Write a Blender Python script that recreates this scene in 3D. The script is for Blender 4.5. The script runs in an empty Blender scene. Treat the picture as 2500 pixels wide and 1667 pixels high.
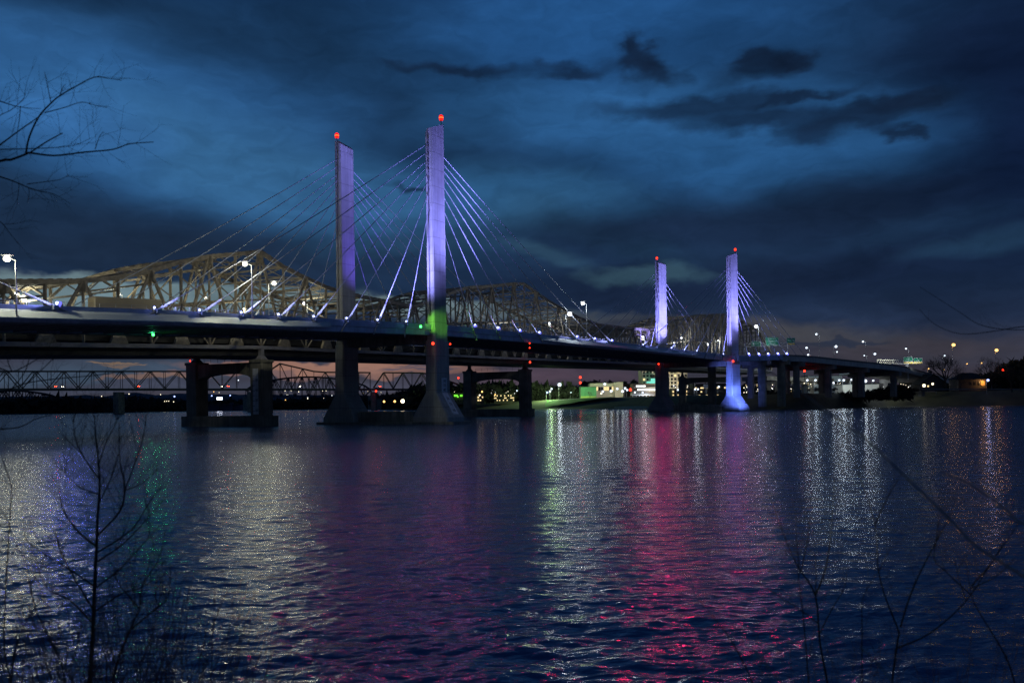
import bpy, math, random
import numpy as np
from mathutils import Vector, Matrix
random.seed(7)
R = math.radians
SC = bpy.context.scene
COL = SC.collection
F = 2000.0; CX = 1250.0; CY = 987.66; RHO = 0.013; CAMH = 5.05
CR, SR = math.cos(RHO), math.sin(RHO)

# ---------------------------------------------------------------- survey helpers (used to work out real positions)
def uv(px, py):
    du, dv = px-CX, CY-py
    return du*CR+dv*SR, -du*SR+dv*CR
def P(px, py, Y):
    u, v = uv(px, py)
    return Vector((u/F*Y, Y, CAMH+v/F*Y))
def Yg(px, py, z=0.0):            # depth of a point at height z
    u, v = uv(px, py)
    return (z-CAMH)*F/v
def on_line(fn, px, py, lo, hi):  # where a plan curve passes under a sight line, and the height there
    u, v = uv(px, py)
    def g(s):
        p = fn(s); return p[0]/p[1]-u/F
    a, b = lo, hi
    for _ in range(50):
        m = (a+b)/2
        if g(m) > 0: b = m
        else: a = m
    s = (a+b)/2; Y = fn(s)[1]
    return s, CAMH+v/F*Y
def lerp(a, b, t): return a+(b-a)*t
def interp(x, xs, ys):
    if x <= xs[0]: return ys[0]
    for i in range(1, len(xs)):
        if x <= xs[i]: return lerp(ys[i-1], ys[i], (x-xs[i-1])/(xs[i]-xs[i-1]))
    return ys[-1]

# ---------------------------------------------------------------- materials
def lin(c):
    return tuple((x/12.92 if x <= .04045 else ((x+.055)/1.055)**2.4) for x in c)
def rgb(r, g, b): return lin((r/255, g/255, b/255))
MATS = {}
def mat(name, col, rough=.7, metal=0, var=.25, scale=.6, bump=.0, lines=0, streak=0, col2=None, spec=.5):
    if name in MATS: return MATS[name]
    m = bpy.data.materials.new(name); m.use_nodes = True
    nt = m.node_tree; N = nt.nodes; L = nt.links
    b = N['Principled BSDF']; b.inputs['Roughness'].default_value = rough; b.inputs['Metallic'].default_value = metal
    b.inputs['Specular IOR Level'].default_value = spec
    tc = N.new('ShaderNodeTexCoord')
    n1 = N.new('ShaderNodeTexNoise'); n1.inputs['Scale'].default_value = scale; n1.inputs['Detail'].default_value = 6
    L.new(tc.outputs['Object'], n1.inputs['Vector'])
    cr = N.new('ShaderNodeValToRGB')
    c = Vector(col); c2 = Vector(col2) if col2 else c*(1-var)
    c3 = c*(1+var*.5)
    cr.color_ramp.elements[0].position = .3; cr.color_ramp.elements[0].color = (*c2, 1)
    cr.color_ramp.elements[1].position = .7; cr.color_ramp.elements[1].color = (*c3, 1)
    L.new(n1.outputs['Fac'], cr.inputs['Fac'])
    out = cr.outputs['Color']
    if streak:
        mp = N.new('ShaderNodeMapping'); mp.inputs['Scale'].default_value = (1.6, 1.6, .06)
        L.new(tc.outputs['Object'], mp.inputs['Vector'])
        n2 = N.new('ShaderNodeTexNoise'); n2.inputs['Scale'].default_value = 1.0; n2.inputs['Detail'].default_value = 4
        L.new(mp.outputs['Vector'], n2.inputs['Vector'])
        r2 = N.new('ShaderNodeMapRange'); r2.inputs['From Min'].default_value = .35; r2.inputs['From Max'].default_value = .7
        r2.inputs['To Min'].default_value = 1-streak; r2.inputs['To Max'].default_value = 1.05
        L.new(n2.outputs['Fac'], r2.inputs['Value'])
        mm = N.new('ShaderNodeVectorMath'); mm.operation = 'SCALE'
        L.new(out, mm.inputs[0]); L.new(r2.outputs['Result'], mm.inputs['Scale']); out = mm.outputs['Vector']
    if lines:      # pour joints
        sx = N.new('ShaderNodeSeparateXYZ'); L.new(tc.outputs['Object'], sx.inputs['Vector'])
        md = N.new('ShaderNodeMath'); md.operation = 'MODULO'; md.inputs[1].default_value = lines
        L.new(sx.outputs['Z'], md.inputs[0])
        gt = N.new('ShaderNodeMath'); gt.operation = 'LESS_THAN'; gt.inputs[1].default_value = .16
        L.new(md.outputs[0], gt.inputs[0])
        r3 = N.new('ShaderNodeMapRange'); r3.inputs['To Min'].default_value = 1; r3.inputs['To Max'].default_value = .62
        L.new(gt.outputs[0], r3.inputs['Value'])
        mm = N.new('ShaderNodeVectorMath'); mm.operation = 'SCALE'
        L.new(out, mm.inputs[0]); L.new(r3.outputs['Result'], mm.inputs['Scale']); out = mm.outputs['Vector']
    L.new(out, b.inputs['Base Color'])
    if bump:
        bp = N.new('ShaderNodeBump'); bp.inputs['Strength'].default_value = bump; bp.inputs['Distance'].default_value = .1
        n4 = N.new('ShaderNodeTexNoise'); n4.inputs['Scale'].default_value = scale*8; n4.inputs['Detail'].default_value = 4
        L.new(tc.outputs['Object'], n4.inputs['Vector'])
        L.new(n4.outputs['Fac'], bp.inputs['Height']); L.new(bp.outputs['Normal'], b.inputs['Normal'])
    MATS[name] = m; return m
def emat(name, col, strength):
    if name in MATS: return MATS[name]
    m = bpy.data.materials.new(name); m.use_nodes = True
    nt = m.node_tree; nt.nodes.clear()
    o = nt.nodes.new('ShaderNodeOutputMaterial'); e = nt.nodes.new('ShaderNodeEmission')
    e.inputs['Color'].default_value = (*col, 1); e.inputs['Strength'].default_value = strength
    nt.links.new(e.outputs[0], o.inputs[0]); MATS[name] = m; return m

M_CONC = mat('pylon_concrete', (.42, .41, .39), .8, var=.16, scale=.35, lines=4.6, streak=.22, bump=.15)
M_PIER = mat('pier_concrete', (.32, .30, .25), .9, var=.4, scale=.3, streak=.4, bump=.2)
M_OLDP = mat('old_pier_concrete', (.30, .27, .21), .9, var=.4, scale=.3, streak=.3, bump=.2)
M_VIA = mat('viaduct_concrete', (.22, .20, .18), .85, var=.3, scale=.25, streak=.2)
M_STEEL = mat('beige_truss_steel', (.29, .235, .165), .65, var=.45, scale=.9)
M_STEEL2 = mat('grey_chord_steel', (.27, .25, .26), .6, var=.25, scale=.8)
M_DARK = mat('dark_floor_steel', (.025, .023, .022), .7, var=.4, scale=.7)
M_UNDER = mat('underside_steel', (.18, .18, .20), .5, var=.3, scale=.5)
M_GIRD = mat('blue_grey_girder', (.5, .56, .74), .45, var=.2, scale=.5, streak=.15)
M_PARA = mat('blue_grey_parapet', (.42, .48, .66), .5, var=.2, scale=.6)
M_FAIR = mat('pale_fairing', (.52, .55, .56), .4, var=.08, scale=.4)
M_ROAD = mat('road_asphalt', (.05, .05, .05), .85, var=.3, scale=1.2)
M_CABLE = mat('cable_sheath', (.42, .43, .48), .4, var=.1, scale=1)
M_SLEEVE = mat('white_cable_sleeve', (.8, .8, .82), .35, var=.05, scale=1)
M_POLE = mat('galvanised_pole', (.4, .4, .4), .5, metal=.3, var=.15, scale=1)
M_BOARD = mat('gauge_board_white', (.8, .8, .84), .6, var=.15, scale=1.2, streak=.2)
M_INK = mat('gauge_ink', (.03, .03, .035), .7, var=.2)
M_FARB = mat('far_bridge_steel', (.12, .10, .07), .8, var=.2, scale=.1)
M_RAIL = mat('railway_steel', (.025, .025, .035), .8, var=.2, scale=.1)
M_BARK = mat('bark', (.045, .038, .032), .9, var=.4, scale=8)
M_TWIG = mat('pale_dry_branch', (.30, .26, .22), .9, var=.3, scale=8)
M_BRUSH = mat('brown_brush', (.16, .085, .07), .9, var=.4, scale=3)
M_GRASS = mat('grass', (.055, .085, .025), .95, var=.5, scale=.15, col2=(.05, .045, .02))
M_EARTH = mat('bank_earth', (.05, .045, .03), .95, var=.5, scale=.1, col2=(.03, .028, .02))
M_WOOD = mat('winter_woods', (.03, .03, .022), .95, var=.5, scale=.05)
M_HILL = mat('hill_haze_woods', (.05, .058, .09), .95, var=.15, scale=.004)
M_GREEN = mat('sign_green', (.008, .16, .085), .5, var=.08)
M_YEL = mat('sign_yellow', (.62, .42, .03), .5, var=.08)
M_WHITE = mat('white_paint', (.75, .75, .75), .5, var=.06)
M_BWALL = mat('beige_wall', (.50, .45, .36), .8, var=.12, scale=.15)
M_GWALL = mat('green_siding', (.07, .22, .12), .7, var=.15, scale=.3, streak=.2)
M_DWALL = mat('dark_brick', (.08, .06, .05), .85, var=.3, scale=.4)
M_ROOF = mat('dark_shingle', (.03, .03, .032), .85, var=.3, scale=1)
M_GLASS = mat('dark_window', (.015, .018, .022), .15, var=.1)
M_CARB = mat('car_paint_dark', (.06, .06, .07), .3, var=.05)
M_TYRE = mat('tyre', (.02, .02, .02), .9, var=.1)
E_WHITE = emat('lamp_white', (.86, .93, 1.0), 9)
E_WARMW = emat('lamp_warm_white', (1, .97, .78), 9)
E_AMBER = emat('lamp_amber', (1, .50, .12), 22)
E_BLUE = emat('flood_blue', (.30, .36, 1), 9)
E_HALO = emat('flood_halo', (.16, .17, 1), 1.3); E_RED = emat('beacon_red', (1, .03, .012), 5)
E_REDR = emat('beacon_red_halo', (1, .012, .008), 1.6); E_REDC2 = emat('beacon_core', (1, .10, .02), 3)
E_REDS = emat('small_red', (1, .03, .01), 3.5)
E_GREEN = emat('nav_green', (.05, 1, .12), 6)
E_WIN = emat('lit_window', (1, .75, .35), 1.1)
E_WIN2 = emat('lit_window_pale', (.95, .98, 1), 1.6)
E_TEAL = emat('dome_glow', (.25, .95, .75), .8)
E_SIGNG = emat('neon_green', (.2, 1, .05), 1.2)
E_SCREEN = emat('screen_white', (.75, .8, 1), 8)
E_FARW = emat('far_lamp_white', (.72, .84, 1.0), 1.9); E_FARB = emat('far_lamp_blue', (.34, .45, 1.0), 3); E_FARA = emat('far_lamp_amber', (1, .55, .16), 2.6)
E_BULB = emat('small_bulb', (1, .88, .62), 2.5); E_WARMF = emat('far_lamp_warm', (1, .8, .5), 5)

# ---------------------------------------------------------------- mesh builder
class MB:
    def __init__(s): s.v = []; s.f = []
    def add(s, vs, fs):
        o = len(s.v); s.v += [tuple(v) for v in vs]; s.f += [tuple(i+o for i in f) for f in fs]
    def box(s, c, size, ax=None):
        c = Vector(c); ax = ax or (Vector((1, 0, 0)), Vector((0, 1, 0)), Vector((0, 0, 1)))
        h = [Vector(a)*(d/2) for a, d in zip(ax, size)]
        vs = [c+h[0]*i+h[1]*j+h[2]*k for k in (-1, 1) for j in (-1, 1) for i in (-1, 1)]
        s.add(vs, [(0, 2, 3, 1), (4, 5, 7, 6), (0, 1, 5, 4), (2, 6, 7, 3), (0, 4, 6, 2), (1, 3, 7, 5)])
    def beam(s, a, b, w, h=None, side=None):
        a, b = Vector(a), Vector(b); h = h or w; d = b-a; L = d.length
        if L < 1e-6: return
        d /= L
        if side is None:
            side = d.cross(Vector((0, 0, 1)))
            if side.length < .05: side = Vector((1, 0, 0))
        side = Vector(side); side = (side-d*side.dot(d)).normalized(); up = side.cross(d)
        s.box((a+b)/2, (w, L, h), (side, d, up))
    def tube(s, pts, rs, n=6, cap=True):
        pts = [Vector(p) for p in pts]
        if not isinstance(rs, (list, tuple)): rs = [rs]*len(pts)
        rings = []; o = len(s.v); prev = None
        for i, p in enumerate(pts):
            d = (pts[min(i+1, len(pts)-1)]-pts[max(i-1, 0)]).normalized()
            a = prev if prev is not None else (Vector((0, 0, 1)) if abs(d.z) < .9 else Vector((1, 0, 0)))
            a = (a-d*a.dot(d)).normalized(); b = d.cross(a); prev = a
            for k in range(n):
                t = 2*math.pi*k/n
                s.v.append(tuple(p+(a*math.cos(t)+b*math.sin(t))*rs[i]))
        for i in range(len(pts)-1):
            for k in range(n):
                k2 = (k+1) % n
                s.f.append((o+i*n+k, o+i*n+k2, o+(i+1)*n+k2, o+(i+1)*n+k))
        if cap:
            s.f.append(tuple(o+k for k in reversed(range(n)))); e = o+(len(pts)-1)*n
            s.f.append(tuple(e+k for k in range(n)))
    def sphere(s, c, r, n=10, m=6, sz=1):
        c = Vector(c); o = len(s.v)
        for j in range(1, m):
            ph = math.pi*j/m
            for i in range(n):
                t = 2*math.pi*i/n
                s.v.append((c.x+r*math.sin(ph)*math.cos(t), c.y+r*math.sin(ph)*math.sin(t), c.z+r*sz*math.cos(ph)))
        s.v.append((c.x, c.y, c.z+r*sz)); s.v.append((c.x, c.y, c.z-r*sz)); T = len(s.v)-2; B = T+1
        for j in range(m-2):
            for i in range(n):
                i2 = (i+1) % n
                s.f.append((o+j*n+i, o+(j+1)*n+i, o+(j+1)*n+i2, o+j*n+i2))
        for i in range(n):
            i2 = (i+1) % n
            s.f.append((T, o+i, o+i2)); s.f.append((B, o+(m-2)*n+i2, o+(m-2)*n+i))
    def loft(s, rings, cap=True):
        n = len(rings[0]); o = len(s.v)
        for r in rings: s.v += [tuple(p) for p in r]
        for i in range(len(rings)-1):
            for k in range(n):
                k2 = (k+1) % n
                s.f.append((o+i*n+k, o+i*n+k2, o+(i+1)*n+k2, o+(i+1)*n+k))
        if cap:
            s.f.append(tuple(o+k for k in reversed(range(n)))); e = o+(len(rings)-1)*n
            s.f.append(tuple(e+k for k in range(n)))
    def build(s, name, m, parent=None, smooth=False):
        me = bpy.data.meshes.new(name)
        base = Vector((0, 0, 0)); q = parent
        while q is not None: base += q.location; q = q.parent
        me.from_pydata([(v[0]-base.x, v[1]-base.y, v[2]-base.z) for v in s.v], [], s.f)
        me.materials.append(m)
        if smooth: me.polygons.foreach_set('use_smooth', [True]*len(me.polygons))
        me.update()
        o = bpy.data.objects.new(name, me); COL.objects.link(o)
        if parent is not None: o.parent = parent
        return o
def tag(o, label=None, cat=None, group=None, kind=None):
    if label: o['label'] = label
    if cat: o['category'] = cat
    if group: o['group'] = group
    if kind: o['kind'] = kind
    return o
def empty(name, loc, label=None, cat=None, group=None, kind=None):
    o = bpy.data.objects.new(name, None); COL.objects.link(o); o.location = loc; o.empty_display_size = .5
    return tag(o, label, cat, group, kind)
def copy_tree(o, parent=None):
    c = o.copy(); COL.objects.link(c)
    if parent is not None: c.parent = parent
    for ch in list(o.children): copy_tree(ch, c)
    return c
def light(kind, name, loc, col, energy, radius=.3, parent=None, aim=None, size=None, blend=.5):
    l = bpy.data.lights.new(name, kind); l.color = col; l.energy = energy; l.shadow_soft_size = radius
    o = bpy.data.objects.new(name, l); COL.objects.link(o)
    base = Vector((0, 0, 0)); q = parent
    while q is not None: base += q.location; q = q.parent
    o.location = Vector(loc)-base
    if parent is not None: o.parent = parent
    if kind == 'SPOT':
        l.spot_size = R(size); l.spot_blend = blend
        o.rotation_euler = (Vector(aim)-Vector(loc)).to_track_quat('-Z', 'Y').to_euler()
    return o

# ---------------------------------------------------------------- world: dusk sky with cloud streaks
def build_world():
    w = bpy.data.worlds.new('World'); SC.world = w; w.use_nodes = True
    nt = w.node_tree; N = nt.nodes; L = nt.links; N.clear()
    out = N.new('ShaderNodeOutputWorld'); bg = N.new('ShaderNodeBackground'); L.new(bg.outputs[0], out.inputs[0])
    tc = N.new('ShaderNodeTexCoord'); sp = N.new('ShaderNodeSeparateXYZ'); L.new(tc.outputs['Generated'], sp.inputs[0])
    az = N.new('ShaderNodeMath'); az.operation = 'ARCTAN2'; L.new(sp.outputs['X'], az.inputs[0]); L.new(sp.outputs['Y'], az.inputs[1])
    el = N.new('ShaderNodeMath'); el.operation = 'ARCSINE'; L.new(sp.outputs['Z'], el.inputs[0])
    cb = N.new('ShaderNodeCombineXYZ'); L.new(az.outputs[0], cb.inputs[0]); L.new(el.outputs[0], cb.inputs[1])
    def noise(scale, vec, detail=5, dist=0.):
        n = N.new('ShaderNodeTexNoise'); n.inputs['Scale'].default_value = scale; n.inputs['Detail'].default_value = detail
        n.inputs['Distortion'].default_value = dist; L.new(vec, n.inputs['Vector']); return n
    def vm(op, a, b=None, sc=None):
        n = N.new('ShaderNodeVectorMath'); n.operation = op; L.new(a, n.inputs[0])
        if b is not None:
            if isinstance(b, tuple): n.inputs[1].default_value = b
            else: L.new(b, n.inputs[1])
        if sc is not None: n.inputs['Scale'].default_value = sc
        return n.outputs[0]
    # warped coordinates for ragged clouds
    st = vm('MULTIPLY', cb.outputs[0], (5, 13, 1))
    w1 = noise(1.0, st, 4)
    d1 = vm('SUBTRACT', w1.outputs['Color'], (.5, .5, .5))
    d1 = vm('MULTIPLY', d1, (.16, .06, 0))
    big = vm('ADD', cb.outputs[0], d1)
    st2 = vm('MULTIPLY', cb.outputs[0], (22, 42, 1))
    w2 = noise(1.0, st2, 7)
    d2 = vm('SUBTRACT', w2.outputs['Color'], (.5, .5, .5)); d2 = vm('MULTIPLY', d2, (.085, .036, 0))
    fine = vm('ADD', vm('ADD', cb.outputs[0], vm('SCALE', d1, sc=.3)), d2)
    # base gradient by elevation
    mr = N.new('ShaderNodeMapRange'); mr.inputs['From Min'].default_value = -.02; mr.inputs['From Max'].default_value = 1.0
    L.new(el.outputs[0], mr.inputs['Value'])
    cr = N.new('ShaderNodeValToRGB'); L.new(mr.outputs[0], cr.inputs['Fac'])
    def pos(e): return (e+.02)/1.02
    stops = [(-.02, rgb(46, 48, 62)), (.012, rgb(56, 54, 64)), (.05, rgb(52, 54, 68)), (.085, rgb(34, 46, 70)), (.14, rgb(27, 45, 72)),
             (.22, rgb(29, 54, 84)), (.34, rgb(28, 62, 100)), (.46, rgb(24, 56, 95)), (.9, rgb(14, 34, 62))]
    e0 = cr.color_ramp.elements
    e0[0].position = pos(stops[0][0]); e0[0].color = (*stops[0][1], 1)
    e0[1].position = 1; e0[1].color = (*stops[-1][1], 1)
    for p, c in stops[1:-1]:
        e = e0.new(pos(p)); e.color = (*c, 1)
    col = cr.outputs['Color']
    def azel(px, py):
        u, v = uv(px, py); return math.atan2(u, F), math.atan2(v, math.hypot(u, F))
    def blob(px, py, rx, ry, c, k=1.0, ang=0, vec=None, sharp=False):
        nonlocal col
        a, e = azel(px, py); sa = rx/F*math.cos(a)**2; se = ry/F*math.cos(a)
        mp = N.new('ShaderNodeMapping'); mp.vector_type = 'TEXTURE'
        mp.inputs['Location'].default_value = (a, e, 0); mp.inputs['Rotation'].default_value = (0, 0, R(ang)); mp.inputs['Scale'].default_value = (sa, se, 1)
        L.new(vec if vec is not None else big, mp.inputs['Vector'])
        g = N.new('ShaderNodeTexGradient'); g.gradient_type = 'SPHERICAL'; L.new(mp.outputs[0], g.inputs[0])
        r = N.new('ShaderNodeMapRange'); r.interpolation_type = 'SMOOTHSTEP'; r.inputs['From Max'].default_value = .45 if sharp else .8
        r.inputs['To Max'].default_value = k; L.new(g.outputs['Fac'], r.inputs['Value'])
        mx = N.new('ShaderNodeMix'); mx.data_type = 'RGBA'; L.new(r.outputs[0], mx.inputs['Factor'])
        L.new(col, mx.inputs['A']); mx.inputs['B'].default_value = (*c, 1); col = mx.outputs['Result']
    # (centre px, radii px, colour): broad light and dark fields first
    blob(2560, 250, 900, 700, rgb(17, 31, 56), .9)
    blob(150, 30, 700, 170, rgb(19, 42, 68), .8)
    blob(900, 110, 650, 150, rgb(20, 44, 70), .6)
    blob(1450, 60, 700, 170, rgb(34, 80, 132), .9)
    blob(330, 290, 1000, 240, rgb(48, 98, 152), .95, ang=-9)
    blob(650, 420, 760, 170, rgb(50, 96, 138), .85, ang=-12)
    blob(180, 300, 380, 110, rgb(56, 108, 168), .5, ang=-6)
    blob(130, 560, 850, 170, rgb(27, 46, 72), .85)
    blob(500, 620, 800, 100, rgb(27, 42, 64), .8)
    blob(1300, 380, 700, 120, rgb(19, 40, 66), .8, ang=-8)
    blob(1180, 330, 420, 70, rgb(18, 36, 58), .6, ang=-14)
    blob(1850, 350, 750, 170, rgb(38, 84, 132), .9)
    blob(1450, 290, 600, 130, rgb(44, 94, 146), .85)
    blob(1280, 470, 420, 70, rgb(46, 94, 138), .75, ang=-6)
    blob(1250, 520, 300, 70, rgb(42, 80, 112), .5)
    blob(1500, 570, 330, 60, rgb(34, 64, 90), .5, ang=-18)
    blob(1800, 540, 900, 100, rgb(22, 37, 62), .85)
    blob(1700, 690, 800, 90, rgb(22, 34, 58), .8)
    blob(2250, 620, 500, 130, rgb(19, 32, 56), .7)
    blob(2350, 540, 480, 50, rgb(31, 56, 86), .6, ang=3)
    blob(2440, 598, 330, 42, rgb(38, 68, 96), .6)
    blob(1040, 600, 360, 50, rgb(34, 62, 88), .6)
    blob(1330, 620, 160, 30, rgb(48, 78, 100), .5, ang=-12)
    blob(2600, 260, 700, 460, rgb(13, 27, 54), .97)
    # small dark clouds
    for a in [(1110, 172, 190, 17, -3), (1560, 150, 62, 50, 0), (1600, 168, 80, 26, -10), (1400, 165, 120, 22, 0), (1860, 165, 130, 30, 6), (1920, 152, 90, 16, 0), (1830, 140, 60, 14, 0),
              (1700, 258, 300, 26, -1), (1850, 290, 260, 26, -2), (2000, 322, 95, 32, 4), (2130, 275, 190, 30, 3), (2190, 320, 60, 16, -20),
              (1560, 108, 34, 28, 0), (1000, 458, 60, 10, 0), (1950, 240, 160, 12, 2), (2190, 240, 160, 18, 0)]:
        blob(a[0], a[1], a[2]*1.3, a[3]*1.5, rgb(17, 31, 53), .8, ang=a[4], vec=fine)
    # pale cloud banks low over the bridges
    blob(1570, 672, 250, 34, rgb(54, 82, 98), .7, ang=-2, vec=fine)
    
    blob(60, 676, 420, 22, rgb(62, 74, 94), .6, vec=fine)
    blob(350, 722, 720, 52, rgb(102, 124, 132), 1.0, vec=fine, sharp=True)
    blob(900, 745, 420, 30, rgb(98, 116, 122), .9, vec=fine, sharp=True)
    blob(1220, 770, 320, 26, rgb(84, 98, 106), .8, vec=fine)
    blob(1500, 772, 220, 16, rgb(62, 68, 78), .7, vec=fine)
    blob(1780, 812, 600, 42, rgb(70, 70, 74), .75, vec=fine, ang=-4)
    blob(2200, 850, 420, 46, rgb(62, 58, 66), .7, vec=fine)
    blob(2300, 905, 500, 50, rgb(56, 50, 60), .6)
    blob(2050, 832, 110, 9, rgb(40, 48, 66), .8, vec=fine, sharp=True)
    blob(1990, 838, 120, 10, rgb(40, 48, 66), .7, vec=fine, sharp=True)
    # under the deck: slate blue, salmon afterglow, dull violet
    blob(150, 900, 700, 46, rgb(62, 78, 98), .95)
    blob(300, 945, 700, 26, rgb(60, 66, 84), .8)
    blob(830, 893, 420, 20, rgb(140, 104, 92), 1.0, vec=fine, sharp=True)
    blob(600, 915, 240, 12, rgb(118, 92, 90), .8, vec=fine, sharp=True)
    blob(990, 905, 260, 16, rgb(130, 98, 90), .8, vec=fine, sharp=True)
    blob(400, 918, 160, 6, rgb(120, 96, 88), .8, vec=fine, sharp=True)
    blob(262, 888, 70, 5, rgb(128, 106, 88), .8, vec=fine, sharp=True)
    blob(300, 896, 60, 4, rgb(120, 100, 86), .7, vec=fine, sharp=True)
    blob(1040, 888, 90, 5, rgb(78, 76, 92), .8, vec=fine, sharp=True)
    blob(1030, 898, 120, 5, rgb(80, 76, 92), .8, vec=fine, sharp=True)
    blob(1240, 920, 260, 40, rgb(88, 72, 86), .6)
    blob(1420, 905, 220, 40, rgb(78, 64, 78), .6)
    blob(900, 940, 300, 24, rgb(70, 72, 90), .7)
    # overall cloud texture
    st3 = vm('MULTIPLY', big, (6, 16, 1)); n3 = noise(1.0, st3, 7, .4)
    r3 = N.new('ShaderNodeMapRange'); r3.inputs['From Min'].default_value = .3; r3.inputs['From Max'].default_value = .7
    r3.inputs['To Min'].default_value = .74; r3.inputs['To Max'].default_value = 1.2; L.new(n3.outputs['Fac'], r3.inputs['Value'])
    st4 = vm('MULTIPLY', fine, (26, 70, 1)); n4 = noise(1.0, st4, 5, .6)
    r4 = N.new('ShaderNodeMapRange'); r4.inputs['From Min'].default_value = .3; r4.inputs['From Max'].default_value = .7
    r4.inputs['To Min'].default_value = .9; r4.inputs['To Max'].default_value = 1.1; L.new(n4.outputs['Fac'], r4.inputs['Value'])
    s0_ = N.new('ShaderNodeVectorMath'); s0_.operation = 'SCALE'; L.new(col, s0_.inputs[0]); L.new(r4.outputs[0], s0_.inputs['Scale']); col = s0_.outputs[0]
    s = N.new('ShaderNodeVectorMath'); s.operation = 'SCALE'; L.new(col, s.inputs[0]); L.new(r3.outputs[0], s.inputs['Scale'])
    L.new(s.outputs[0], bg.inputs['Color']); bg.inputs['Strength'].default_value = .93
    w.cycles.sampling_method = 'MANUAL'; w.cycles.sample_map_resolution = 512
build_world()

# ---------------------------------------------------------------- water
def build_water():
    rng = np.random.RandomState(3)
    v = list(np.arange(1450, 60, -1.6)) + list(np.geomspace(60, 1.1, 75))
    rr = np.array([F*CAMH/x for x in v]); n = len(rr)
    t = np.tan(np.linspace(math.atan(-.92), math.atan(.92), 1000)); m = len(t)
    Y = rr[:, None]*np.ones((1, m)); X = rr[:, None]*t[None, :]
    dy = np.gradient(rr)[:, None]*np.ones((1, m)); dx = (rr*(1.84/m))[:, None]*np.ones((1, m))
    Z = np.zeros_like(X)
    # patchiness of the wind ripples
    patch = np.zeros_like(X)
    for i in range(14):
        a = rng.uniform(0, 2*math.pi); k = 2*math.pi/rng.uniform(25, 120)
        patch += np.sin(k*(X*math.cos(a)*.45+Y*math.sin(a))+rng.uniform(0, 6.28))
    patch = np.clip(1.0+.16*patch, .45, 1.6)
    for i in range(80):
        lam = math.exp(rng.uniform(math.log(.2), math.log(2.6)))
        a = rng.normal(math.radians(97), math.radians(30))
        k = 2*math.pi/lam; kx, ky = k*math.cos(a), k*math.sin(a)
        slope = .0215*(1.15 if lam < .9 else .62)
        amp = slope/k
        ly = lam/max(abs(math.sin(a)), .05); lx = lam/max(abs(math.cos(a)), .05)
        f = np.clip((ly/np.abs(dy)-2.2)/3, 0, 1)*np.clip((lx/dx-2.2)/3, 0, 1)
        ph = kx*X+ky*Y+rng.uniform(0, 6.28)
        Z += amp*f*np.sin(ph)*(patch if lam < 2.5 else 1)
    verts = np.stack([X, Y, Z], -1).reshape(-1, 3)
    idx = np.arange(n*m).reshape(n, m)
    q = np.stack([idx[:-1, :-1], idx[:-1, 1:], idx[1:, 1:], idx[1:, :-1]], -1).reshape(-1, 4)
    me = bpy.data.meshes.new('water'); me.vertices.add(len(verts)); me.vertices.foreach_set('co', verts.astype(np.float32).ravel())
    me.loops.add(q.size); me.loops.foreach_set('vertex_index', q.astype(np.int32).ravel())
    me.polygons.add(len(q)); me.polygons.foreach_set('loop_start', np.arange(0, q.size, 4, dtype=np.int32))
    me.polygons.foreach_set('loop_total', np.full(len(q), 4, dtype=np.int32)); me.polygons.foreach_set('use_smooth', np.ones(len(q), dtype=bool))
    me.update(calc_edges=True)
    mt = bpy.data.materials.new('river_water'); mt.use_nodes = True
    nt = mt.node_tree; N = nt.nodes; L = nt.links; b = N['Principled BSDF']
    b.inputs['Base Color'].default_value = (.05, .10, .24, 1); b.inputs['Roughness'].default_value = .12; b.inputs['IOR'].default_value = 1.65
    tc = N.new('ShaderNodeTexCoord')
    def nz(sx, sy, sc, det, s0, prev=None, dist=1.):
        mp = N.new('ShaderNodeMapping'); mp.inputs['Scale'].default_value = (sx, sy, 1); L.new(tc.outputs['Object'], mp.inputs[0])
        x = N.new('ShaderNodeTexNoise'); x.inputs['Scale'].default_value = sc; x.inputs['Detail'].default_value = det; L.new(mp.outputs[0], x.inputs['Vector'])
        bp = N.new('ShaderNodeBump'); bp.inputs['Strength'].default_value = s0; bp.inputs['Distance'].default_value = dist
        L.new(x.outputs['Fac'], bp.inputs['Height'])
        if prev: L.new(prev.outputs[0], bp.inputs['Normal'])
        return bp
    b1 = nz(.35, .9, .8, 3, 1.0, None, .24)
    b2 = nz(.6, 1.2, 2.6, 3, 1.0, b1, .10)
    b3 = nz(1, 1.6, 9, 2, 1.0, b2, .012)
    L.new(b3.outputs[0], b.inputs['Normal'])
    me.materials.append(mt)
    o = bpy.data.objects.new('water', me); COL.objects.link(o); tag(o, kind='structure')
build_water()

# ---------------------------------------------------------------- land
def bank_strip(name, pts, m, kind='structure', sub=4, rnd=.25, seed=1):
    # pts: list of (x, y_shore, [(dist inland, height), ...]) in plan
    rg = random.Random(seed); mb = MB(); rows = []
    dense = []
    for i in range(len(pts)-1):
        for j in range(sub):
            t = j/sub; a, b = pts[i], pts[i+1]
            dense.append((lerp(a[0], b[0], t), lerp(a[1], b[1], t), [(lerp(p[0], q[0], t), lerp(p[1], q[1], t)) for p, q in zip(a[2], b[2])]))
    dense.append(pts[-1])
    for x, y, pr in dense:
        d = math.hypot(x, y); ux, uy = x/d, y/d; row = []
        for k, (dd, h) in enumerate(pr):
            j = rg.uniform(-rnd, rnd) if 0 < k else 0
            row.append((x+ux*dd, y+uy*dd, h+j*min(1, h/4)))
        rows.append(row)
    k = len(rows[0]); vs = [p for r in rows for p in r]; fs = []
    for i in range(len(rows)-1):
        for j in range(k-1):
            fs.append((i*k+j, (i+1)*k+j, (i+1)*k+j+1, i*k+j+1))
    mb.add(vs, fs); o = mb.build(name, m, None, True); return tag(o, kind=kind)
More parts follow.
